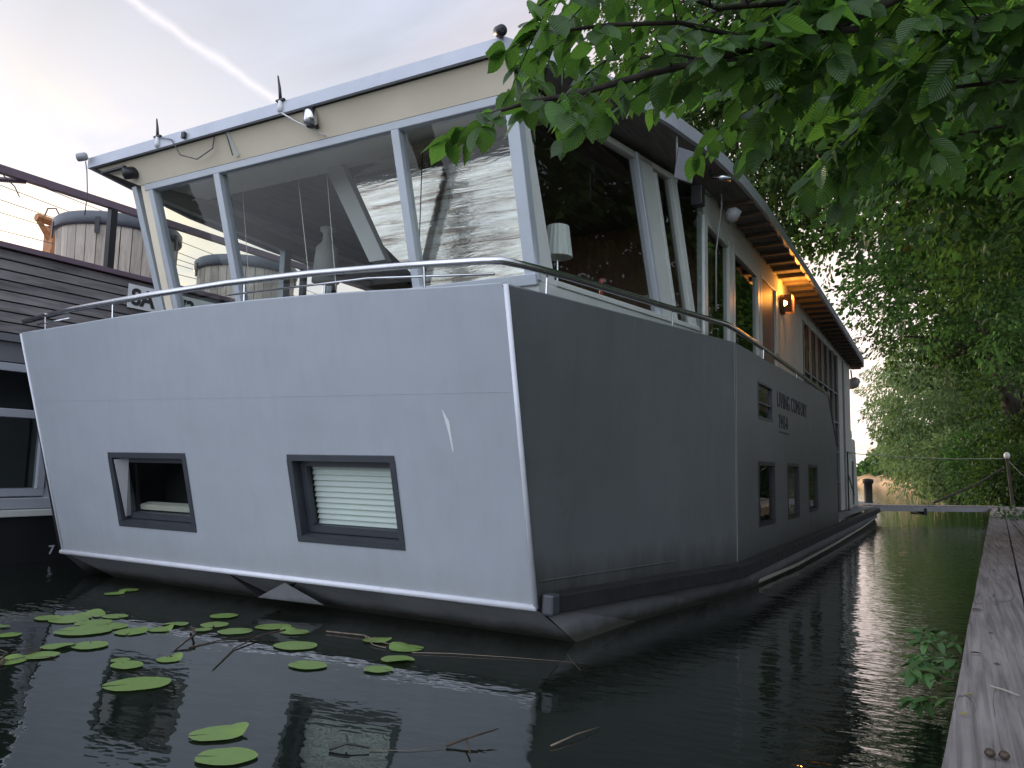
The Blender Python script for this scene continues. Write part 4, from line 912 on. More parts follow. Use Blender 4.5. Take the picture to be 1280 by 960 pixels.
PAD_LABEL = {33: 'large lily pad nearest the camera, below another large pad', 32: 'large lily pad just beyond the one nearest the camera', 31: 'long lily pad alone over the reflection of the left bow window',
             25: 'large lily pad beside the submerged twig, in front of the anchor recess', 26: 'notched lily pad at the edge of the bright reflection', 30: 'round lily pad lowest in the right-hand group', 29: 'lily pad between the round pad and the ragged one in the right-hand group',
             28: 'ragged-edged lily pad rightmost of all the pads', 27: 'lily pad at the end of the floating reed stem in the right-hand group', 34: 'left of two small pads lying close under the bow', 35: 'right of two small pads lying close under the bow',
             23: 'yellowish lily pad by the top of the submerged twig', 24: 'small lily pad touching the yellowish pad by the twig', 18: 'small lily pad alone between the two pad groups', 9: 'biggest flat pad of the crowded left group', 17: 'curled bright pad beside pale sunken leaves', 16: 'small crumpled pad touching the curled bright pad',
             0: 'small pad cut by the left picture edge, upper one', 1: 'lily pad below the small one at the left picture edge', 2: 'round lily pad at the left picture edge beside the floating debris', 3: 'lily pad right above the floating debris'}
GP = 'lily pads floating in front of the bow'
for i, (x, y, r) in enumerate(PADS):
    r *= .9
    q = MB(); rd = random.Random(i + 5); n = 28; rot = rd.uniform(0, 2 * PI); asp = rd.uniform(.78, .95); notch = rd.uniform(.03, .09)
    near = i in (31, 32, 33)
    if near: rot, asp = 0.75 + rd.uniform(-.2, .2), 0.80
    cs, sn = math.cos(rot), math.sin(rot)
    q.v.append((x - .25 * r * cs, y - .25 * r * sn, .010))
    z0 = rd.uniform(.006, .011); curl = rd.choice([0, 0, 0, .02, .035]); ca = rd.uniform(0, 6.28)
    for k in range(n + 1):
        a = PI + notch + (2 * PI - 2 * notch) * k / n
        rr_ = r * (1 + .025 * math.sin(5 * a + i) + rd.uniform(-.012, .012))
        u, v = rr_ * math.cos(a), rr_ * math.sin(a) * asp
        z = z0 + max(0, math.cos(a - ca) - .6) * curl * 2.0 + rd.uniform(0, .0015)
        q.v.append((x + u * cs - v * sn, y + u * sn + v * cs, z))
    for k in range(1, n + 1): q.f.append((0, k, k + 1))
    o = q.build('lily_pad', 'pad', None, smooth=True)
    lab = PAD_LABEL.get(i, 'bright green lily pad in the crowded left group' if i < 12 and i > 3 else 'green lily pad in the middle row before the dark bow')
    tag(o, lab, 'lily pad', GP)

def twig(pts, r, label, mat='twig_bark', name='floating_twig', side=None):
    r = r * .65
    q = MB(); q.tube([(a, b, c) for a, b, c in pts], [r * (1 - .6 * i / max(1, len(pts) - 1)) for i in range(len(pts))], 6)
    if side: q.tube(side, r * .6, 5)
    tag(q.build(name, mat, smooth=True), label, 'twig', 'twigs floating before the bow')
twig([(-5.40, 4.36, .03), (-5.05, 4.12, .05), (-4.98, 3.98, .03), (-4.86, 3.75, -.01), (-4.72, 3.66, .02)], .016, 'crooked dark twig rising between the pads in the middle of the water')
twig([(-4.62, 4.62, .05), (-4.72, 4.45, .02), (-4.6, 4.1, .008), (-4.25, 3.62, .004)], .012, 'thin twig curving from the yellowish pad towards the camera', side=[(-4.72, 4.45, .02), (-4.9, 4.2, .006), (-4.9, 3.95, .004)])
twig([(-4.45, 4.90, .012), (-4.1, 4.95, .014), (-3.9, 4.86, .012), (-3.6, 4.80, .012)], .010, 'pale reed stem lying among the right-hand pads', 'reed_stem', side=[(-4.1, 4.95, .014), (-3.85, 4.75, .01), (-3.7, 4.72, .01)])
twig([(-3.46, 4.72, .008), (-3.2, 4.85, .010), (-2.8, 5.0, .008), (-2.3, 5.15, .006)], .006, 'long thin stem trailing right from the ragged pad', 'reed_stem')
twig([(-1.75, 3.55, .01), (-1.70, 3.75, .02), (-1.66, 3.94, .01)], .008, 'straight orange-brown reed floating alone on the dark water', 'reed_stem')
twig([(-2.18, 3.28, .01), (-2.12, 3.36, .03), (-2.03, 3.52, .05)], .012, 'short forked twig by the bottom edge, right one', side=[(-2.12, 3.36, .03), (-2.02, 3.24, .02)])
twig([(-2.62, 2.94, .01), (-2.56, 3.0, .03), (-2.46, 3.04, .015)], .014, 'stubby black twig over the right bow window reflection', 'black', side=[(-2.56, 3.0, .03), (-2.62, 3.06, .04)])
twig([(-2.46, 3.04, .006), (-2.3, 3.14, .005), (-2.18, 3.28, .01)], .003, 'hair thin stem joining the two forked twigs', 'reed_stem')
twig([(-2.28, 5.1, .01), (-2.32, 5.0, .05), (-2.2, 4.9, .02)], .006, 'tiny twig poking up just right of the bow', side=[(-2.32, 5.0, .05), (-2.4, 5.1, .07)])
# floating debris by the left pads
q = MB(); rd = random.Random(9)
for k in range(26):
    x, y, a = -5.45 + rd.uniform(-.4, .12), 2.95 + rd.uniform(-.28, .22), rd.uniform(0, PI); l = rd.uniform(.05, .22)
    q.tube([(x, y, .006), (x + l * math.cos(a), y + l * math.sin(a), .012 + rd.uniform(0, .02))], rd.uniform(.003, .008), 5)
tag(q.build('floating_debris', 'brown_leaf'), 'mat of brown reed stalks floating by the left picture edge', 'debris', kind='stuff')

# ================================================================== NEIGHBOUR HOUSEBOAT
NB = thing('neighbouring_houseboat', (-13, 12, 0), 'dark slatted houseboat moored on the left with hot tubs on its roof', 'houseboat')
XN = -10.6
q = MB()
for k in range(8):
    z0 = 2.98 + k * 0.135; q.hexa([(XN - .04, 2.0, z0), (XN, 2.0, z0), (XN, 24, z0), (XN - .04, 24, z0), (XN - .04, 2.0, z0 + .118), (XN - .012, 2.0, z0 + .118), (XN - .012, 24, z0 + .118), (XN - .04, 24, z0 + .118)])
q.build('slat_cladding', 'slats', NB)
q = MB(); q.box(-16, XN - .05, 2.05, 23.95, 2.9, 4.04); q.build('upper_wall', 'black', NB)
q = MB(); q.box(-16.05, XN + .05, 1.95, 24.05, 4.06, 4.13); q.build('roof_edge', 'purple_steel', NB)
q = MB(); q.box(-16, XN + .04, 1.98, 24, 2.86, 2.955); q.build('wall_band', 'nb_band', NB)
q = MB(); q.box(-16, XN - .02, 2.0, 24, 2.60, 2.855); q.box(-16, XN - .02, 6.35, 24, .72, 2.6); q.box(-16, XN - .9, 2.0, 6.3, .72, 2.6); q.build('lower_wall', 'nb_band', NB)
for (y0, y1) in ((2.2, 4.1), (4.2, 6.05)):
    f = MB()
    def PN(y, z, d): return Vector((XN - d, y, z))
    frame_ring(f, PN, y0, y1, .86, 2.58, .10, -.02, .08); f.box(XN - .07, XN + .015, y0 + .1, y1 - .1, 1.88, 1.99)
    fo = f.build('window', 'nb_frame', NB, bevel=.008)
    g = MB(); g.quad(PN(y0 + .08, .94, .03), PN(y1 - .08, .94, .03), PN(y1 - .08, 2.5, .03), PN(y0 + .08, 2.5, .03)); g.build('pane', 'glass_dark', fo)
q = MB(); q.box(XN - .05, XN + .06, 2.0, 6.3, .70, .84); q.build('window_ledge', 'nb_frame', NB, bevel=.01)
q = MB(); q.box(XN - .08, XN, 6.06, 6.34, .72, 2.6); q.build('wall_pillar', 'nb_frame', NB)
q = MB(); q.box(XN - .1, XN + .10, 1.9, 24.2, .60, .69); q.build('gunwale', 'white_frame', NB, bevel=.01)
q = MB(); q.hexa([(-16, 1.9, -.5), (XN + .0, 1.9, -.5), (XN + .0, 24.2, -.5), (-16, 24.2, -.5), (-16, 1.9, .6), (XN + .06, 1.9, .6), (XN + .06, 24.2, .6), (-16, 24.2, .6)]); q.build('hull', 'nb_hull', NB)
text('hull_number', '7', 'letter_white', NB, (XN + .05, 6.16, .09), RS, 0.16, bold=.003)
# name board
q = MB(); q.box(XN + .002, XN + .02, 7.05, 9.3, 3.62, 3.98); sg = q.build('name_board', 'sign_plate', NB, bevel=.004)
text('board_lettering', 'SA', 'letter', sg, (XN + .024, 7.10, 3.68), RS, 0.34, bold=.012)
text('board_lettering', '/3  20', 'letter', sg, (XN + .024, 7.95, 3.68), RS, 0.34, bold=.012)
# roof rail
q = MB(); q.box(XN - .05, XN + .05, 3.0, 24, 5.02, 5.12); rl = q.build('roof_rail', 'purple_steel', NB)
for y in (3.4, 6.72, 10.6, 14.5, 18.4, 22.3):
    q = MB(); q.box(XN - .05, XN + .05, y - .05, y + .05, 4.13, 5.02); q.build('rail_post', 'black', rl)
q = MB(); q.tube([(XN - .5, 4.75, 4.93), (XN - .03, 5.5, 5.03)], .035, 6); q.build('rail_strut', 'purple_steel', rl)
q = MB(); q.tube([(XN, 5.2, 5.0), (XN, 5.35, 4.9), (XN, 5.42, 4.78)], .008, 5); q.build('loose_wire', 'wire', rl)

def hot_tub(y, label, i):
    T = thing('hot_tub', (-12.15, y, 4.13), label, 'hot tub', 'wooden hot tubs on the neighbouring roof')
    q = MB(); n = 34; r0, r1 = .90, .93
    for k in range(n):
        a0, a1 = 2 * PI * (k + .04) / n, 2 * PI * (k + .96) / n
        P = [(-12.15 + r * math.cos(a), y + r * math.sin(a), z) for z, rr in ((4.13, r0), (5.07, r1)) for r, a in ((rr, a0), (rr, a1), (rr - .05, a1), (rr - .05, a0))]
        q.hexa(P)
    q.build('staves', 'stave', T)
    q = MB(); q.lathe((-12.15, y, 5.05), [(.96, 0), (.985, .03), (.985, .17), (.95, .21), (.5, .27), (.05, .29)], 40); q.build('cover', 'tub_cover', T, smooth=True)
    q = MB()
    for a in (-.9, .5, -1.9): q.obox((-12.15 + .985 * math.cos(a), y + .985 * math.sin(a), 5.02), (-math.sin(a), math.cos(a), 0), (math.cos(a), math.sin(a), 0), (0, 0, 1), .035, .012, .13)
    q.build('strap', 'black', T)
hot_tub(4.75, 'wooden hot tub cut by the left picture edge on the neighbouring roof', 0)
hot_tub(7.85, 'wooden hot tub with black cover behind the black rail post', 1)
hot_tub(10.6, 'wooden hot tub seen through the wheelhouse glass beyond the others', 2)

# orange crane and overhead wires far behind
CR = thing('crane', (-30, 16.7, 0), 'rusty orange crane head rising behind the hot tubs on the left', 'crane')
q = MB(); q.box(-30.4, -29.6, 16.4, 17.1, 0, 9.3); q.box(-30.3, -29.7, 16.5, 17.0, 9.3, 10.3); q.build('mast', 'orange_paint', CR)
q = MB(); q.tube([(-30, 16.0, 10.5), (-30, 16.7, 10.45), (-30, 17.5, 10.75)], .16, 6); q.tube([(-30, 16.1, 10.4), (-30, 16.9, 9.3), (-30, 17.3, 8.9)], .1, 6); q.build('jib', 'orange_paint', CR)
q = MB(); q.tube([(-30, 16.3, 10.6), (-30, 16.4, 10.95), (-30, 16.7, 11.05), (-30, 16.95, 10.7)], .03, 5); q.build('hose', 'black', CR)
for k, (z, dz) in enumerate(((9.9, -.4), (9.45, -.4), (9.0, -.2), (8.6, .0), (8.05, .2))):
    q = MB(); q.tube([(-25, y, z + dz * (y - 12) / 3.4 * .5 + .0006 * (y - 30) ** 2) for y in range(-5, 75, 5)], .012, 4)
    tag(q.build('overhead_wire', 'wire'), 'thin dark overhead wire crossing the pale sky above the slatted wall', 'wire', 'overhead wires behind the neighbouring boat')

# timber pile out in the water behind the viewer, seen mirrored in the foil
PL = thing('mooring_pile', (-8.3, -1.5, 0), 'tall dark mooring pile with pipes and cables mirrored in the right wheelhouse pane', 'mooring pile')
q = MB(); q.tube([(-8.2, -1.5, -1), (-8.25, -1.5, 3), (-8.40, -1.5, 7.35)], [.19, .18, .16], 10); q.build('pile', 'pile', PL)
q = MB(); q.tube([(-8.50, -1.6, -1), (-8.55, -1.6, 3), (-8.68, -1.6, 7.15)], [.12, .11, .10], 10); q.build('pile', 'bark', PL)
q = MB(); q.tube([(-10.6, -1.3, 5.35), (-9.2, -1.3, 5.62), (-7.2, -1.3, 5.75)], .06, 6); q.tube([(-7.75, -1.3, 5.72), (-7.6, -1.3, 6.1), (-7.45, -1.3, 6.0), (-7.3, -1.3, 5.4), (-7.3, -1.3, 4.6)], .07, 6); q.tube([(-9.0, -1.3, 5.62), (-8.95, -1.3, 5.0)], .06, 6); q.tube([(-10.2, -1.3, 5.45), (-10.0, -1.3, 4.9)], .06, 6); q.build('pipe_rail', 'black', PL)
q = MB(); q.tube([(-8.62, -1.35, 7.1), (-8.7, -1.35, 6.7), (-9.1, -1.35, 6.25), (-9.9, -1.35, 6.1), (-11.5, -1.35, 6.3)], .035, 5); q.tube([(-8.62, -1.35, 6.9), (-8.75, -1.35, 6.4), (-8.9, -1.35, 6.15), (-10.2, -1.35, 5.95)], .03, 5); q.tube([(-8.2, -1.35, 6.5), (-7.4, -1.35, 6.95), (-6.4, -1.35, 7.6)], .025, 5); q.build('cable', 'black', PL, smooth=True)

# ================================================================== TREES
def branch_tubes(mb, trunk_pts, targets, r0):
    for tg in targets:
        tp = min(trunk_pts, key=lambda p: (Vector(p) - Vector((tg[0], tg[1], tg[2] - 1.5))).length); tp = Vector(tp); tg = Vector(tg)
        mid = tp.lerp(tg, .5) + Vector((rng.uniform(-.3, .3), rng.uniform(-.3, .3), .35))
        mb.tube([tp, mid, tg], [r0, r0 * .6, r0 * .18], 6)

def make_tree(name, label, trunk, r_trunk, ells, nclump, per, lsize, leafmat, spray=(0.5, 1.1), nlimb=22, kind='hex', group=None, droop=.35, under=0.0):
    base = trunk[0]
    T = thing(name, base, label, 'tree', group)
    vol = np.array([e[3] * e[4] * e[5] for e in ells]); vol = vol / vol.sum()
    pick = rng.choice(len(ells), nclump, p=vol)
    E_ = np.array(ells)[pick]
    dirs = rng.normal(size=(nclump, 3)); dirs /= np.linalg.norm(dirs, axis=1, keepdims=True)
    rad = rng.uniform(0.25, 1.0, nclump) ** 0.55
    cen = E_[:, :3] + dirs * rad[:, None] * E_[:, 3:]
    # uneven outline: push some clumps out, pull some in
    cen += rng.normal(scale=.25, size=cen.shape)
    out = dirs.copy(); out[:, 2] = out[:, 2] * .25 - droop; out += rng.normal(scale=.35, size=out.shape); out /= np.linalg.norm(out, axis=1, keepdims=True)
    sl = rng.uniform(*spray, nclump)
    n = nclump * per; idx = np.repeat(np.arange(nclump), per)
    tpos = rng.uniform(0, 1, n)
    O = out[idx]; up = np.tile(np.array([0, 0, 1.0]), (n, 1)) + rng.normal(scale=.18, size=(nclump, 3))[idx]
    lat = np.cross(O, up); lat /= np.maximum(1e-6, np.linalg.norm(lat, axis=1, keepdims=True)); nrm = np.cross(lat, O)
    sgn = rng.choice([-1.0, 1.0], n)
    wid = sl[idx] * .5 * np.sin(np.clip(tpos * .9 + .1, 0, 1) * PI) * rng.uniform(0, 1, n)
    P = cen[idx] + O * ((tpos - .4) * sl[idx])[:, None] + lat * (sgn * wid)[:, None] + nrm * rng.normal(scale=.07, size=n)[:, None] - np.array([0, 0, 1.0]) * (wid * .3)[:, None]
    D = O * .7 + lat * (sgn * rng.uniform(.2, 1.0, n))[:, None] + rng.normal(scale=.25, size=(n, 3)); D[:, 2] -= .25
    Nn = nrm + rng.normal(scale=.38, size=(n, 3))
    L_ = lsize * rng.uniform(.65, 1.25, n); W_ = L_ * (0.62 if kind != 'slim' else .28)
    leaf_set('crown', P, D, Nn, L_, W_, 'hex' if kind == 'slim' else kind, leafmat, T)
    tb = MB(); k = len(trunk); tb.tube(trunk, [r_trunk * (1 - .65 * i / (k - 1)) for i in range(k)], 10)
    tp = [tuple(Vector(trunk[i]).lerp(Vector(trunk[i + 1]), f)) for i in range(max(0, k // 3), k - 1) for f in (0, .5)] + [trunk[-1]]
    branch_tubes(tb, tp, [tuple(cen[i]) for i in rng.choice(nclump, min(nlimb, nclump), replace=False)], r_trunk * .32)
    tb.build('trunk', 'bark', T, smooth=True)
    return T

# near broad-leaved tree whose branches hang into the picture
NE = thing('broadleaf_tree', (3.4, 1.8, 0.9), 'near tree whose big leafy branches hang down over the wheelhouse corner', 'tree')
BR = {'main': [(1.6, 2.9, 3.7), (0.6, 2.75, 3.2), (0.03, 2.47, 2.87), (-0.06, 2.42, 2.76), (-0.25, 2.26, 2.62), (-0.51, 2.0, 2.47), (-0.67, 1.84, 2.38), (-0.81, 1.73, 2.31), (-0.88, 1.64, 2.27), (-0.95, 1.56, 2.22), (-1.0, 1.51, 2.17)],
      'up': [(-0.25, 2.26, 2.62), (-0.4, 2.12, 2.54), (-0.61, 1.97, 2.58), (-0.76, 1.83, 2.54), (-0.86, 1.72, 2.49), (-0.92, 1.65, 2.47)],
      'up2': [(-0.06, 2.42, 2.76), (-0.53, 2.08, 2.66), (-0.69, 1.87, 2.68), (-0.81, 1.73, 2.63), (-0.9, 1.64, 2.51)],
      'low': [(1.2, 2.9, 3.3), (0.27, 2.76, 2.80), (0.03, 2.68, 2.76), (-0.19, 2.5, 2.68), (-0.37, 2.43, 2.58), (-0.47, 2.41, 2.52), (-0.55, 2.36, 2.45)],
      'low2': [(1.2, 3.1, 3.1), (0.28, 3.03, 2.70), (0.02, 2.93, 2.68), (-0.2, 2.88, 2.60), (-0.27, 2.84, 2.53), (-0.31, 2.84, 2.49)],
      'mid': [(-0.19, 2.3, 2.62), (-0.33, 2.2, 2.59), (-0.46, 2.18, 2.54), (-0.58, 2.17, 2.56), (-0.66, 2.05, 2.54), (-0.72, 1.96, 2.50)],
      'low3': [(1.3, 3.2, 3.5), (0.31, 3.17, 3.02), (0.08, 3.09, 2.98), (-0.13, 3.09, 2.76), (-0.21, 3.02, 2.65)],
      'back1': [(0.9, 3.8, 3.3), (0.36, 3.8, 3.15), (0.03, 3.73, 3.08), (-0.28, 3.63, 3.03), (-0.59, 3.47, 3.03), (-0.84, 3.3, 3.05)],
      'back2': [(0.9, 4.0, 3.1), (0.36, 4.01, 2.94), (0.08, 3.93, 2.90), (-0.17, 3.83, 2.86), (-0.37, 3.74, 2.80)],
      'back3': [(0.9, 3.4, 3.3), (0.33, 3.36, 3.12), (-0.05, 3.27, 3.10), (-0.42, 3.17, 3.02), (-0.77, 3.05, 3.1), (-1.0, 2.93, 2.99)],
      'back4': [(0.2, 2.9, 3.4), (-0.41, 2.77, 3.1), (-0.73, 2.64, 3.0), (-0.98, 2.51, 2.88), (-1.13, 2.42, 2.74)],
      'back5': [(-0.4, 2.4, 3.2), (-0.92, 2.21, 2.99), (-1.06, 2.14, 2.82), (-1.13, 2.11, 2.71), (-1.17, 2.08, 2.62)],
      'back6': [(0.9, 3.1, 3.2), (0.28, 2.96, 2.85), (0.12, 2.91, 2.76), (-0.05, 2.86, 2.65), (-0.12, 2.8, 2.55)],
      'top': [(1.2, 2.6, 3.6), (0.3, 2.5, 3.15), (-0.1, 2.3, 2.95), (-0.4, 2.1, 2.86), (-0.6, 1.95, 2.8)]}
lim = MB(); P_, D_, N2, L2, W2 = [], [], [], [], []
rd = random.Random(21)
def add_leaf(p, d, scale=1.0):
    P_.append(p); D_.append(d + Vector((rd.uniform(-.2, .2), rd.uniform(-.2, .2), rd.uniform(-.55, -.05))))
    N2.append(Vector((rd.gauss(0, .35), rd.gauss(0, .35), 1))); l = rd.uniform(.075, .125) * scale * (.80 if p.x < -.45 else 1.0); L2.append(l); W2.append(l * rd.uniform(.56, .70))
for key, pts in BR.items():
    pts = [Vector(p) for p in pts]; k = len(pts)
    r0 = {'main': .020, 'low': .014, 'top': .014}.get(key, .010)
    lim.tube(pts, [lerp(r0, .0025, i / (k - 1)) for i in range(k)], 7)
    for i in range(k - 1):
        a, b = pts[i], pts[i + 1]; seg = (b - a).length; dv = (b - a).normalized(); lat = dv.cross(Vector((0, 0, 1))).normalized()
        m_ = max(2, int(seg / .055))
        for s in range(m_):
            p = a.lerp(b, (s + rd.random()) / m_); sg = 1 if s % 2 else -1
            if i >= k - 3: add_leaf(p, lat * sg * .9 + dv * .6)
            # side twig with alternating leaves in a flat spray
            if rd.random() < .8:
                tl_ = rd.uniform(.12, .34) * (1.3 if a.x > -.1 else max(.32, 1.0 - .95 * max(0, -.45 - a.x) / .5) if key in ('main', 'mid', 'up') else 1.0); td = (lat * sg * rd.uniform(.5, 1.0) + dv * rd.uniform(.3, .9) + Vector((0, 0, rd.uniform(-.55, .25)))).normalized()
                tw = [p]; q_ = p.copy(); nL = max(3, int(tl_ / .035))
                tlat = td.cross(Vector((0, 0, 1))).normalized()
                for j in range(nL):
                    q_ = q_ + td * (tl_ / nL); td = (td + Vector((0, 0, -.05))).normalized(); tw.append(q_.copy())
                    add_leaf(q_.copy(), tlat * (1 if j % 2 else -1) * .85 + td * .7)
                add_leaf(q_.copy(), td)
                lim.tube(tw, [lerp(.003, .0012, j / (len(tw) - 1)) for j in range(len(tw))], 4, caps=False)
leaf_set('foliage', P_, D_, N2, L2, W2, 'big', 'elm_leaf', NE)
# rest of its crown to the right; unseen overhead mass added for shade
n1_, cl_ = 0, []
P3, D3, N3, L3 = [], [], [], []
for (cx_, cy_, cz_, rx, ry, rz_, cnt) in ((0.75, 5.0, 4.15, 1.25, 1.7, .75, 150), (1.6, 3.4, 4.4, 1.6, 1.6, .8, 120), (3.2, 1.0, 6.6, 3.6, 4.5, 2.0, 380), (1.2, 7.0, 5.4, 1.6, 1.6, 1.0, 160)):
    for c_ in range(cnt):
        v = rng.normal(size=3); v /= np.linalg.norm(v); p0 = np.array([cx_, cy_, cz_]) + v * np.array([rx, ry, rz_]) * rng.uniform(.2, 1) ** .6
        if p0[2] < 2.6: continue
        d0 = v * np.array([1, 1, .2]) + rng.normal(scale=.4, size=3); d0[2] -= .3; d0 /= np.linalg.norm(d0); lt = np.cross(d0, [0, 0, 1.0]); lt /= max(1e-6, np.linalg.norm(lt))
        for j in range(14):
            sg = 1 if j % 2 else -1; P3.append(p0 + d0 * j * .04 + rng.normal(scale=.02, size=3)); D3.append(d0 * .6 + lt * sg + np.array([0, 0, -.3]) + rng.normal(scale=.2, size=3)); N3.append(np.array([0, 0, 1]) + rng.normal(scale=.35, size=3)); L3.append(rng.uniform(.075, .12))
leaf_set('crown', P3, D3, N3, L3, np.array(L3) * .6, 'hex', 'elm_leaf', NE)
lim.tube([(3.4, 1.8, .6), (3.2, 1.9, 2.2), (2.6, 2.3, 3.5), (1.6, 2.9, 3.7)], [.2, .17, .10, .03], 8); lim.tube([(3.2, 1.9, 2.2), (3.3, 1.5, 4.5), (3.0, 1.0, 7.5)], [.16, .12, .04], 8)
for e in ((1.2, 2.9, 3.3), (1.2, 3.1, 3.1), (1.3, 3.2, 3.5), (1.2, 2.6, 3.6), (.9, 3.8, 3.3), (.9, 4.0, 3.1), (.9, 3.4, 3.3), (.2, 2.9, 3.4), (.9, 3.1, 3.2), (-.4, 2.4, 3.2)): lim.tube([(2.6, 2.3, 3.5), e], [.03, .014], 6)
lim.tube([(2.6, 2.3, 3.5), (1.6, 4.2, 4.3), (0.6, 5.6, 4.5)], [.06, .035, .01], 6)
lim.build('trunk', 'bark', NE, smooth=True)

GT = 'trees along the right bank'
make_tree('maple_tree', 'maple whose dense crown hangs over the jetty behind the near branches', [(4.4, 9.5, .9), (4.2, 9.6, 4), (3.4, 9.8, 7), (2.6, 10, 10)], .28,
          [(1.3, 10.5, 7.0, 3.2, 3.4, 2.6), (2.5, 10, 10, 4, 4, 2.5), (0.2, 12, 5.6, 1.6, 2.2, 1.0), (3.6, 12, 5, 2.2, 5, 3.2)], 1700, 32, .15, 'maple_leaf', group=GT)
make_tree('lime_tree', 'tall tree arching high over the houseboat roof', [(4.6, 18, 1.0), (4.3, 18, 5), (2.8, 18.2, 9), (0.5, 18.5, 13)], .4,
          [(-1.5, 18.5, 10.5, 4.2, 4.5, 3.6), (1.5, 18, 13, 6, 5, 4), (-4.5, 19, 13, 3.6, 4, 3.0), (-4.6, 18.5, 9.0, 3.4, 4, 2.4), (-6.2, 19, 11, 2.6, 3, 2.4), (1.5, 19, 7, 2.2, 3.5, 2.0)], 2700, 32, .155, 'dark_leaf', spray=(.6, 1.3), group=GT)
make_tree('lime_tree', 'broad tree in the middle distance with sky gaps beside the roof edge', [(5.0, 27, 1.0), (4.6, 27, 5), (3.2, 27, 10), (1.5, 27.5, 14)], .4,
          [(-0.2, 27, 10.0, 4.6, 5, 4.2), (2.5, 27, 7, 2.8, 4.5, 2.6), (0, 29, 15, 6, 5, 3.5)], 1050, 32, .175, 'maple_leaf', spray=(.6, 1.4), group=GT)
make_tree('leaning_tree', 'dark leaning trunk tree beyond the gangway post', [(3.0, 35, .6), (2.4, 35, 3), (1.6, 35.2, 6), (1.0, 35.5, 10), (1.2, 36, 13)], .42,
          [(0.2, 36, 8.6, 4.2, 4.5, 3.2), (1.5, 36, 12.5, 5, 5, 3.5), (2.6, 35, 4.6, 2.0, 3, 2.2)], 1300, 32, .165, 'dark_leaf', spray=(.6, 1.4), group=GT)
make_tree('willow_tree', 'pale willow sweeping down to the water past the stern', [(3.4, 52, .5), (2.8, 52, 4), (1.5, 52, 8)], .4,
          [(-0.9, 51, 5.6, 3.2, 4, 4.0), (-1.2, 50, 2.6, 2.2, 3.5, 2.2), (3.0, 52, 7, 4, 4, 5.5)], 1350, 32, .26, 'willow_leaf', spray=(.8, 1.8), kind='slim', group=GT, droop=.8)
make_tree('willow_tree', 'second pale willow farther round the river bend', [(2.0, 68, .5), (1.2, 68, 5), (0, 68, 10)], .45,
          [(-1.6, 67, 8.0, 4.2, 5, 5.5), (-2.6, 66, 3.0, 2.6, 4, 2.4), (4, 70, 9, 6, 5, 7)], 1000, 28, .34, 'willow_leaf', spray=(1, 2.2), kind='slim', group=GT, droop=.8)
make_tree('ash_tree', 'tree with straight grey trunk at the right picture edge', [(3.55, 41, .6), (3.6, 41, 4), (3.5, 41, 9), (3.5, 41, 14)], .26,
          [(4, 42, 9.5, 4.5, 4.5, 4.5), (5, 42, 4.5, 2.8, 4, 3.2)], 1000, 32, .18, 'maple_leaf', spray=(.7, 1.4), group=GT)
def bush(name, label, c, r, n, size, mat, grp='bushes under the right bank trees'):
    T = thing(name, (c[0], c[1], .3), label, 'bush', grp)
    dirs = rng.normal(size=(n, 3)); dirs /= np.linalg.norm(dirs, axis=1, keepdims=True); rad = rng.uniform(.3, 1, n) ** .6
    P = np.array(c) + dirs * rad[:, None] * np.array(r); P += .12 * rng.normal(size=P.shape)
    D = dirs + rng.normal(scale=.5, size=(n, 3)); D[:, 2] -= .3; Nn = np.array([0, 0, 1.0]) + dirs * .5 + rng.normal(scale=.4, size=(n, 3))
    keep = P[:, 2] > .08; P, D, Nn = P[keep], D[keep], Nn[keep]
    L_ = size * rng.uniform(.6, 1.3, len(P)); leaf_set('foliage', P, D, Nn, L_, L_ * .55, 'hex', mat, T)
    q = MB()
    for k in range(7): e = Vector(c) + Vector((rng.uniform(-.6, .6) * r[0], rng.uniform(-.6, .6) * r[1], rng.uniform(0, .5) * r[2])); q.tube([(c[0] + .2 * r[0], c[1], .2), e], [.035, .01], 5)
    q.build('stem', 'bark', T)
bush('bush', 'dark bush hanging over the water just past the gangway', (2.0, 32.5, 1.3), (1.5, 1.6, 1.3), 6000, .15, 'dark_leaf')
bush('bush', 'tall dark bush behind the white knobbed post', (3.1, 34.5, 2.2), (1.6, 2.0, 2.0), 6500, .16, 'dark_leaf')
bush('bush', 'lighter bush overhanging the river beneath the leaning tree', (1.3, 39.5, 1.9), (1.7, 2.4, 1.8), 7000, .17, 'maple_leaf')
bush('bush', 'pale green bush at the water below the first willow', (0.3, 46, 1.8), (2.2, 2.5, 2.0), 7000, .2, 'willow_leaf')
bush('bush', 'low leafy clump hanging over the jetty edge near its far end', (1.15, 21.0, .28), (.35, .9, .3), 700, .09, 'nettle_leaf')
# far wood across the bend
P_ = np.zeros((26000, 3)); n = len(P_)
tt = rng.uniform(0, 1, n); x = -75 + 90 * tt; y = 141 - 1.7 * (np.maximum(x, -26) + 12) + 1.2 * (-26 - np.minimum(x, -26)) + rng.uniform(0, 10, n); hmax = 9 + 3.5 * np.sin(x * .21) + 2 * np.sin(x * .57 + 1)
gap = np.clip((np.abs(x + 19) - 3) / 9, .10, 1.0)
z = 1.2 + rng.uniform(0, 1, n) ** .8 * hmax * gap
P_[:, 0], P_[:, 1], P_[:, 2] = x, y, z
D_ = rng.normal(size=(n, 3)); D_[:, 2] -= .5; N2 = rng.normal(size=(n, 3)) + np.array([0, -.4, .8])
L_ = rng.uniform(.5, 1.1, n)
fw = leaf_set('far_woodland', P_, D_, N2, L_, L_ * .7, 'quad', 'maple_leaf'); tag(fw, 'hazy wooded far bank beyond the stern', 'wood', kind='stuff')

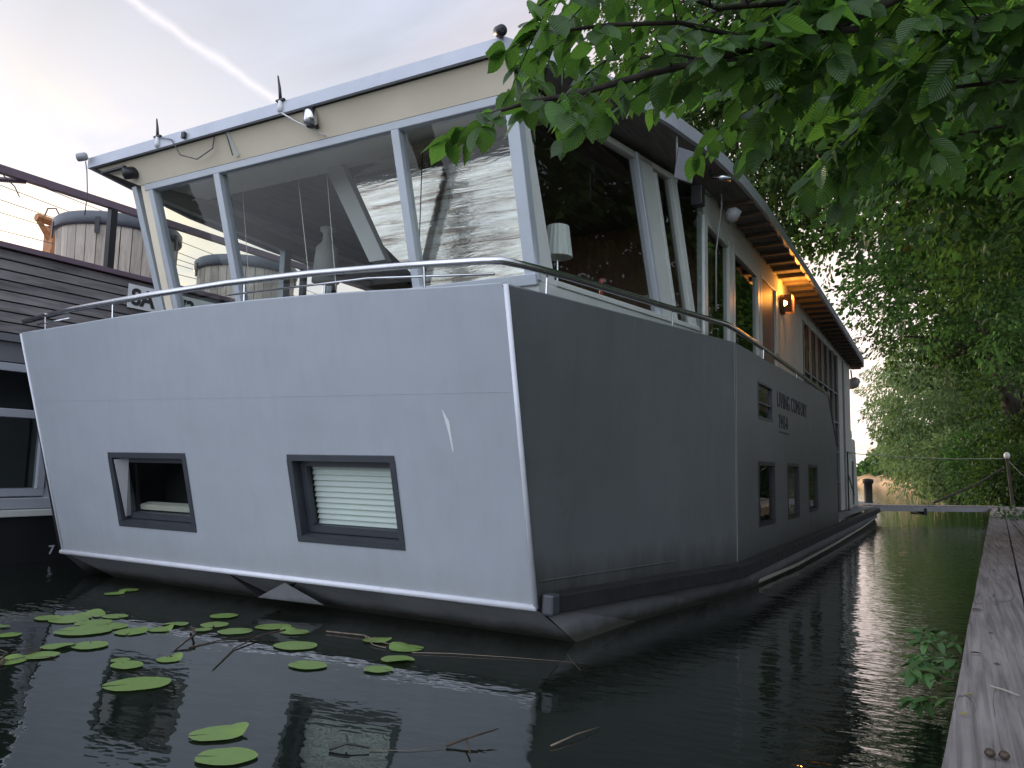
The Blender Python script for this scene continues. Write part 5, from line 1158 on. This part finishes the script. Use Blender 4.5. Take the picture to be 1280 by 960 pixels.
# ================================================================== WORLD, SUN, CAMERA
W = bpy.data.worlds.new('World'); S.world = W; W.use_nodes = True
nt = W.node_tree; nt.nodes.clear(); L = nt.links
SUN_DIR = Vector((-0.86, 0.48, 0.15)).normalized()
el = math.asin(SUN_DIR.z); az = math.atan2(SUN_DIR.x, SUN_DIR.y)
out = nd(nt, 'ShaderNodeOutputWorld'); bg = nd(nt, 'ShaderNodeBackground', Strength=0.10)
sky = nt.nodes.new('ShaderNodeTexSky'); sky.sky_type = 'NISHITA'; sky.sun_disc = False; sky.sun_elevation = el; sky.sun_rotation = az; sky.air_density = 1.0; sky.dust_density = 1.5
tc = nt.nodes.new('ShaderNodeTexCoord')
sep = nt.nodes.new('ShaderNodeSeparateXYZ'); L.new(tc.outputs['Generated'], sep.inputs[0])
# project direction on a high cloud layer
zc = nd(nt, 'ShaderNodeMath', operation='ADD'); L.new(sep.outputs['Z'], zc.inputs[0]); zc.inputs[1].default_value = .18
zm = nd(nt, 'ShaderNodeMath', operation='MAXIMUM'); L.new(zc.outputs[0], zm.inputs[0]); zm.inputs[1].default_value = .05
dvx = nd(nt, 'ShaderNodeVectorMath', operation='DIVIDE'); L.new(tc.outputs['Generated'], dvx.inputs[0])
cmb = nt.nodes.new('ShaderNodeCombineXYZ')
for i in range(3): L.new(zm.outputs[0], cmb.inputs[i])
L.new(cmb.outputs[0], dvx.inputs[1])
mp = nt.nodes.new('ShaderNodeMapping'); mp.inputs['Scale'].default_value = (.9, 1.6, 1); mp.inputs['Rotation'].default_value = (0, 0, .7); L.new(dvx.outputs[0], mp.inputs['Vector'])
cn = nd(nt, 'ShaderNodeTexNoise', Scale=1.3, Detail=7.0, Roughness=.55, Distortion=.5); L.new(mp.outputs[0], cn.inputs['Vector'])
cf = ramp(nt, cn.outputs['Fac'], [(.30, (.35, .35, .35)), (.68, (.95, .95, .95))])
mx = nd(nt, 'ShaderNodeMix', data_type='RGBA'); L.new(cf, mx.inputs['Factor']); L.new(sky.outputs[0], mx.inputs['A']); mx.inputs['B'].default_value = (6.9, 7.3, 8.7, 1)
# condensation trail along a great circle
d1, d2 = Vector((-0.74195, 0.45943, 0.48829)), Vector((-0.66969, 0.61201, 0.42066)); cnorm = d1.cross(d2).normalized(); along = (d2 - d1).normalized(); mid_ = (d1 + d2).normalized()
dn = nd(nt, 'ShaderNodeVectorMath', operation='DOT_PRODUCT'); L.new(tc.outputs['Generated'], dn.inputs[0]); dn.inputs[1].default_value = cnorm
nz = nd(nt, 'ShaderNodeTexNoise', Scale=30.0, Detail=4.0); L.new(tc.outputs['Generated'], nz.inputs['Vector'])
nm = nd(nt, 'ShaderNodeMath', operation='MULTIPLY_ADD'); L.new(nz.outputs['Fac'], nm.inputs[0]); nm.inputs[1].default_value = .012; nm.inputs[2].default_value = -.006
ad = nd(nt, 'ShaderNodeMath', operation='ADD'); L.new(dn.outputs['Value'], ad.inputs[0]); L.new(nm.outputs[0], ad.inputs[1])
ab = nd(nt, 'ShaderNodeMath', operation='ABSOLUTE'); L.new(ad.outputs[0], ab.inputs[0])
tr = ramp(nt, ab.outputs[0], [(0.0, (.8, .8, .8)), (.0065, (0, 0, 0))])
da = nd(nt, 'ShaderNodeVectorMath', operation='DOT_PRODUCT'); L.new(tc.outputs['Generated'], da.inputs[0]); da.inputs[1].default_value = mid_
tl_ = ramp(nt, da.outputs['Value'], [(.955, (0, 0, 0)), (.985, (1, 1, 1))])
tm = nd(nt, 'ShaderNodeMath', operation='MULTIPLY'); L.new(tr, tm.inputs[0]); L.new(tl_, tm.inputs[1])
mx2 = nd(nt, 'ShaderNodeMix', data_type='RGBA'); L.new(tm.outputs[0], mx2.inputs['Factor']); L.new(mx.outputs['Result'], mx2.inputs['A']); mx2.inputs['B'].default_value = (9.5, 9.0, 9.6, 1)
# the evening sky is thinner and darker towards the stern side, brighter high up and behind; a peach glow low past the stern
yf = nd(nt, 'ShaderNodeMapRange'); L.new(sep.outputs['Y'], yf.inputs['Value']); yf.inputs['From Min'].default_value = -1; yf.inputs['From Max'].default_value = .42; yf.inputs['To Min'].default_value = 1.27; yf.inputs['To Max'].default_value = .385
sc_ = nd(nt, 'ShaderNodeVectorMath', operation='SCALE'); L.new(mx2.outputs['Result'], sc_.inputs[0]); L.new(yf.outputs[0], sc_.inputs['Scale'])
gd_ = nd(nt, 'ShaderNodeVectorMath', operation='DOT_PRODUCT'); L.new(tc.outputs['Generated'], gd_.inputs[0]); gd_.inputs[1].default_value = Vector((-.22, .97, .05)).normalized()
gl = ramp(nt, gd_.outputs['Value'], [(.80, (0, 0, 0)), (1.0, (1, 1, 1))])
gm = nd(nt, 'ShaderNodeMix', data_type='RGBA', blend_type='ADD'); gm.inputs['Factor'].default_value = 1.0; L.new(sc_.outputs[0], gm.inputs['A'])
gs = nd(nt, 'ShaderNodeVectorMath', operation='MULTIPLY'); L.new(gl, gs.inputs[0]); gs.inputs[1].default_value = (3.0, 1.9, 1.25); L.new(gs.outputs[0], gm.inputs['B'])
L.new(gm.outputs['Result'], bg.inputs['Color']); L.new(bg.outputs[0], out.inputs[0])

sl = bpy.data.lights.new('sun', 'SUN'); sl.energy = 0.8; sl.angle = math.radians(2); sl.color = (1.0, .78, .55)
slo = bpy.data.objects.new('sun', sl); C.objects.link(slo); slo.rotation_euler = SUN_DIR.to_track_quat('Z', 'Y').to_euler()

cam = bpy.data.cameras.new('camera'); co = bpy.data.objects.new('camera', cam); C.objects.link(co)
R = Matrix(((0.871177, 0.035487, 0.489686), (0.490546, -0.104352, -0.865145), (0.020399, 0.993907, -0.108317)))
co.matrix_world = Matrix.Translation((0, 0, 1.35)) @ R.to_4x4()
cam.sensor_width = 36; cam.lens = 970 / 1280 * 36; cam.clip_end = 2000; cam.clip_start = .05
S.camera = co
S.view_settings.view_transform = 'Standard'; S.view_settings.look = 'None'; S.view_settings.gamma = 1; S.view_settings.exposure = 1.6
S.render.engine = 'CYCLES'; S.cycles.max_bounces = 10; S.cycles.transparent_max_bounces = 16; S.cycles.use_denoising = True
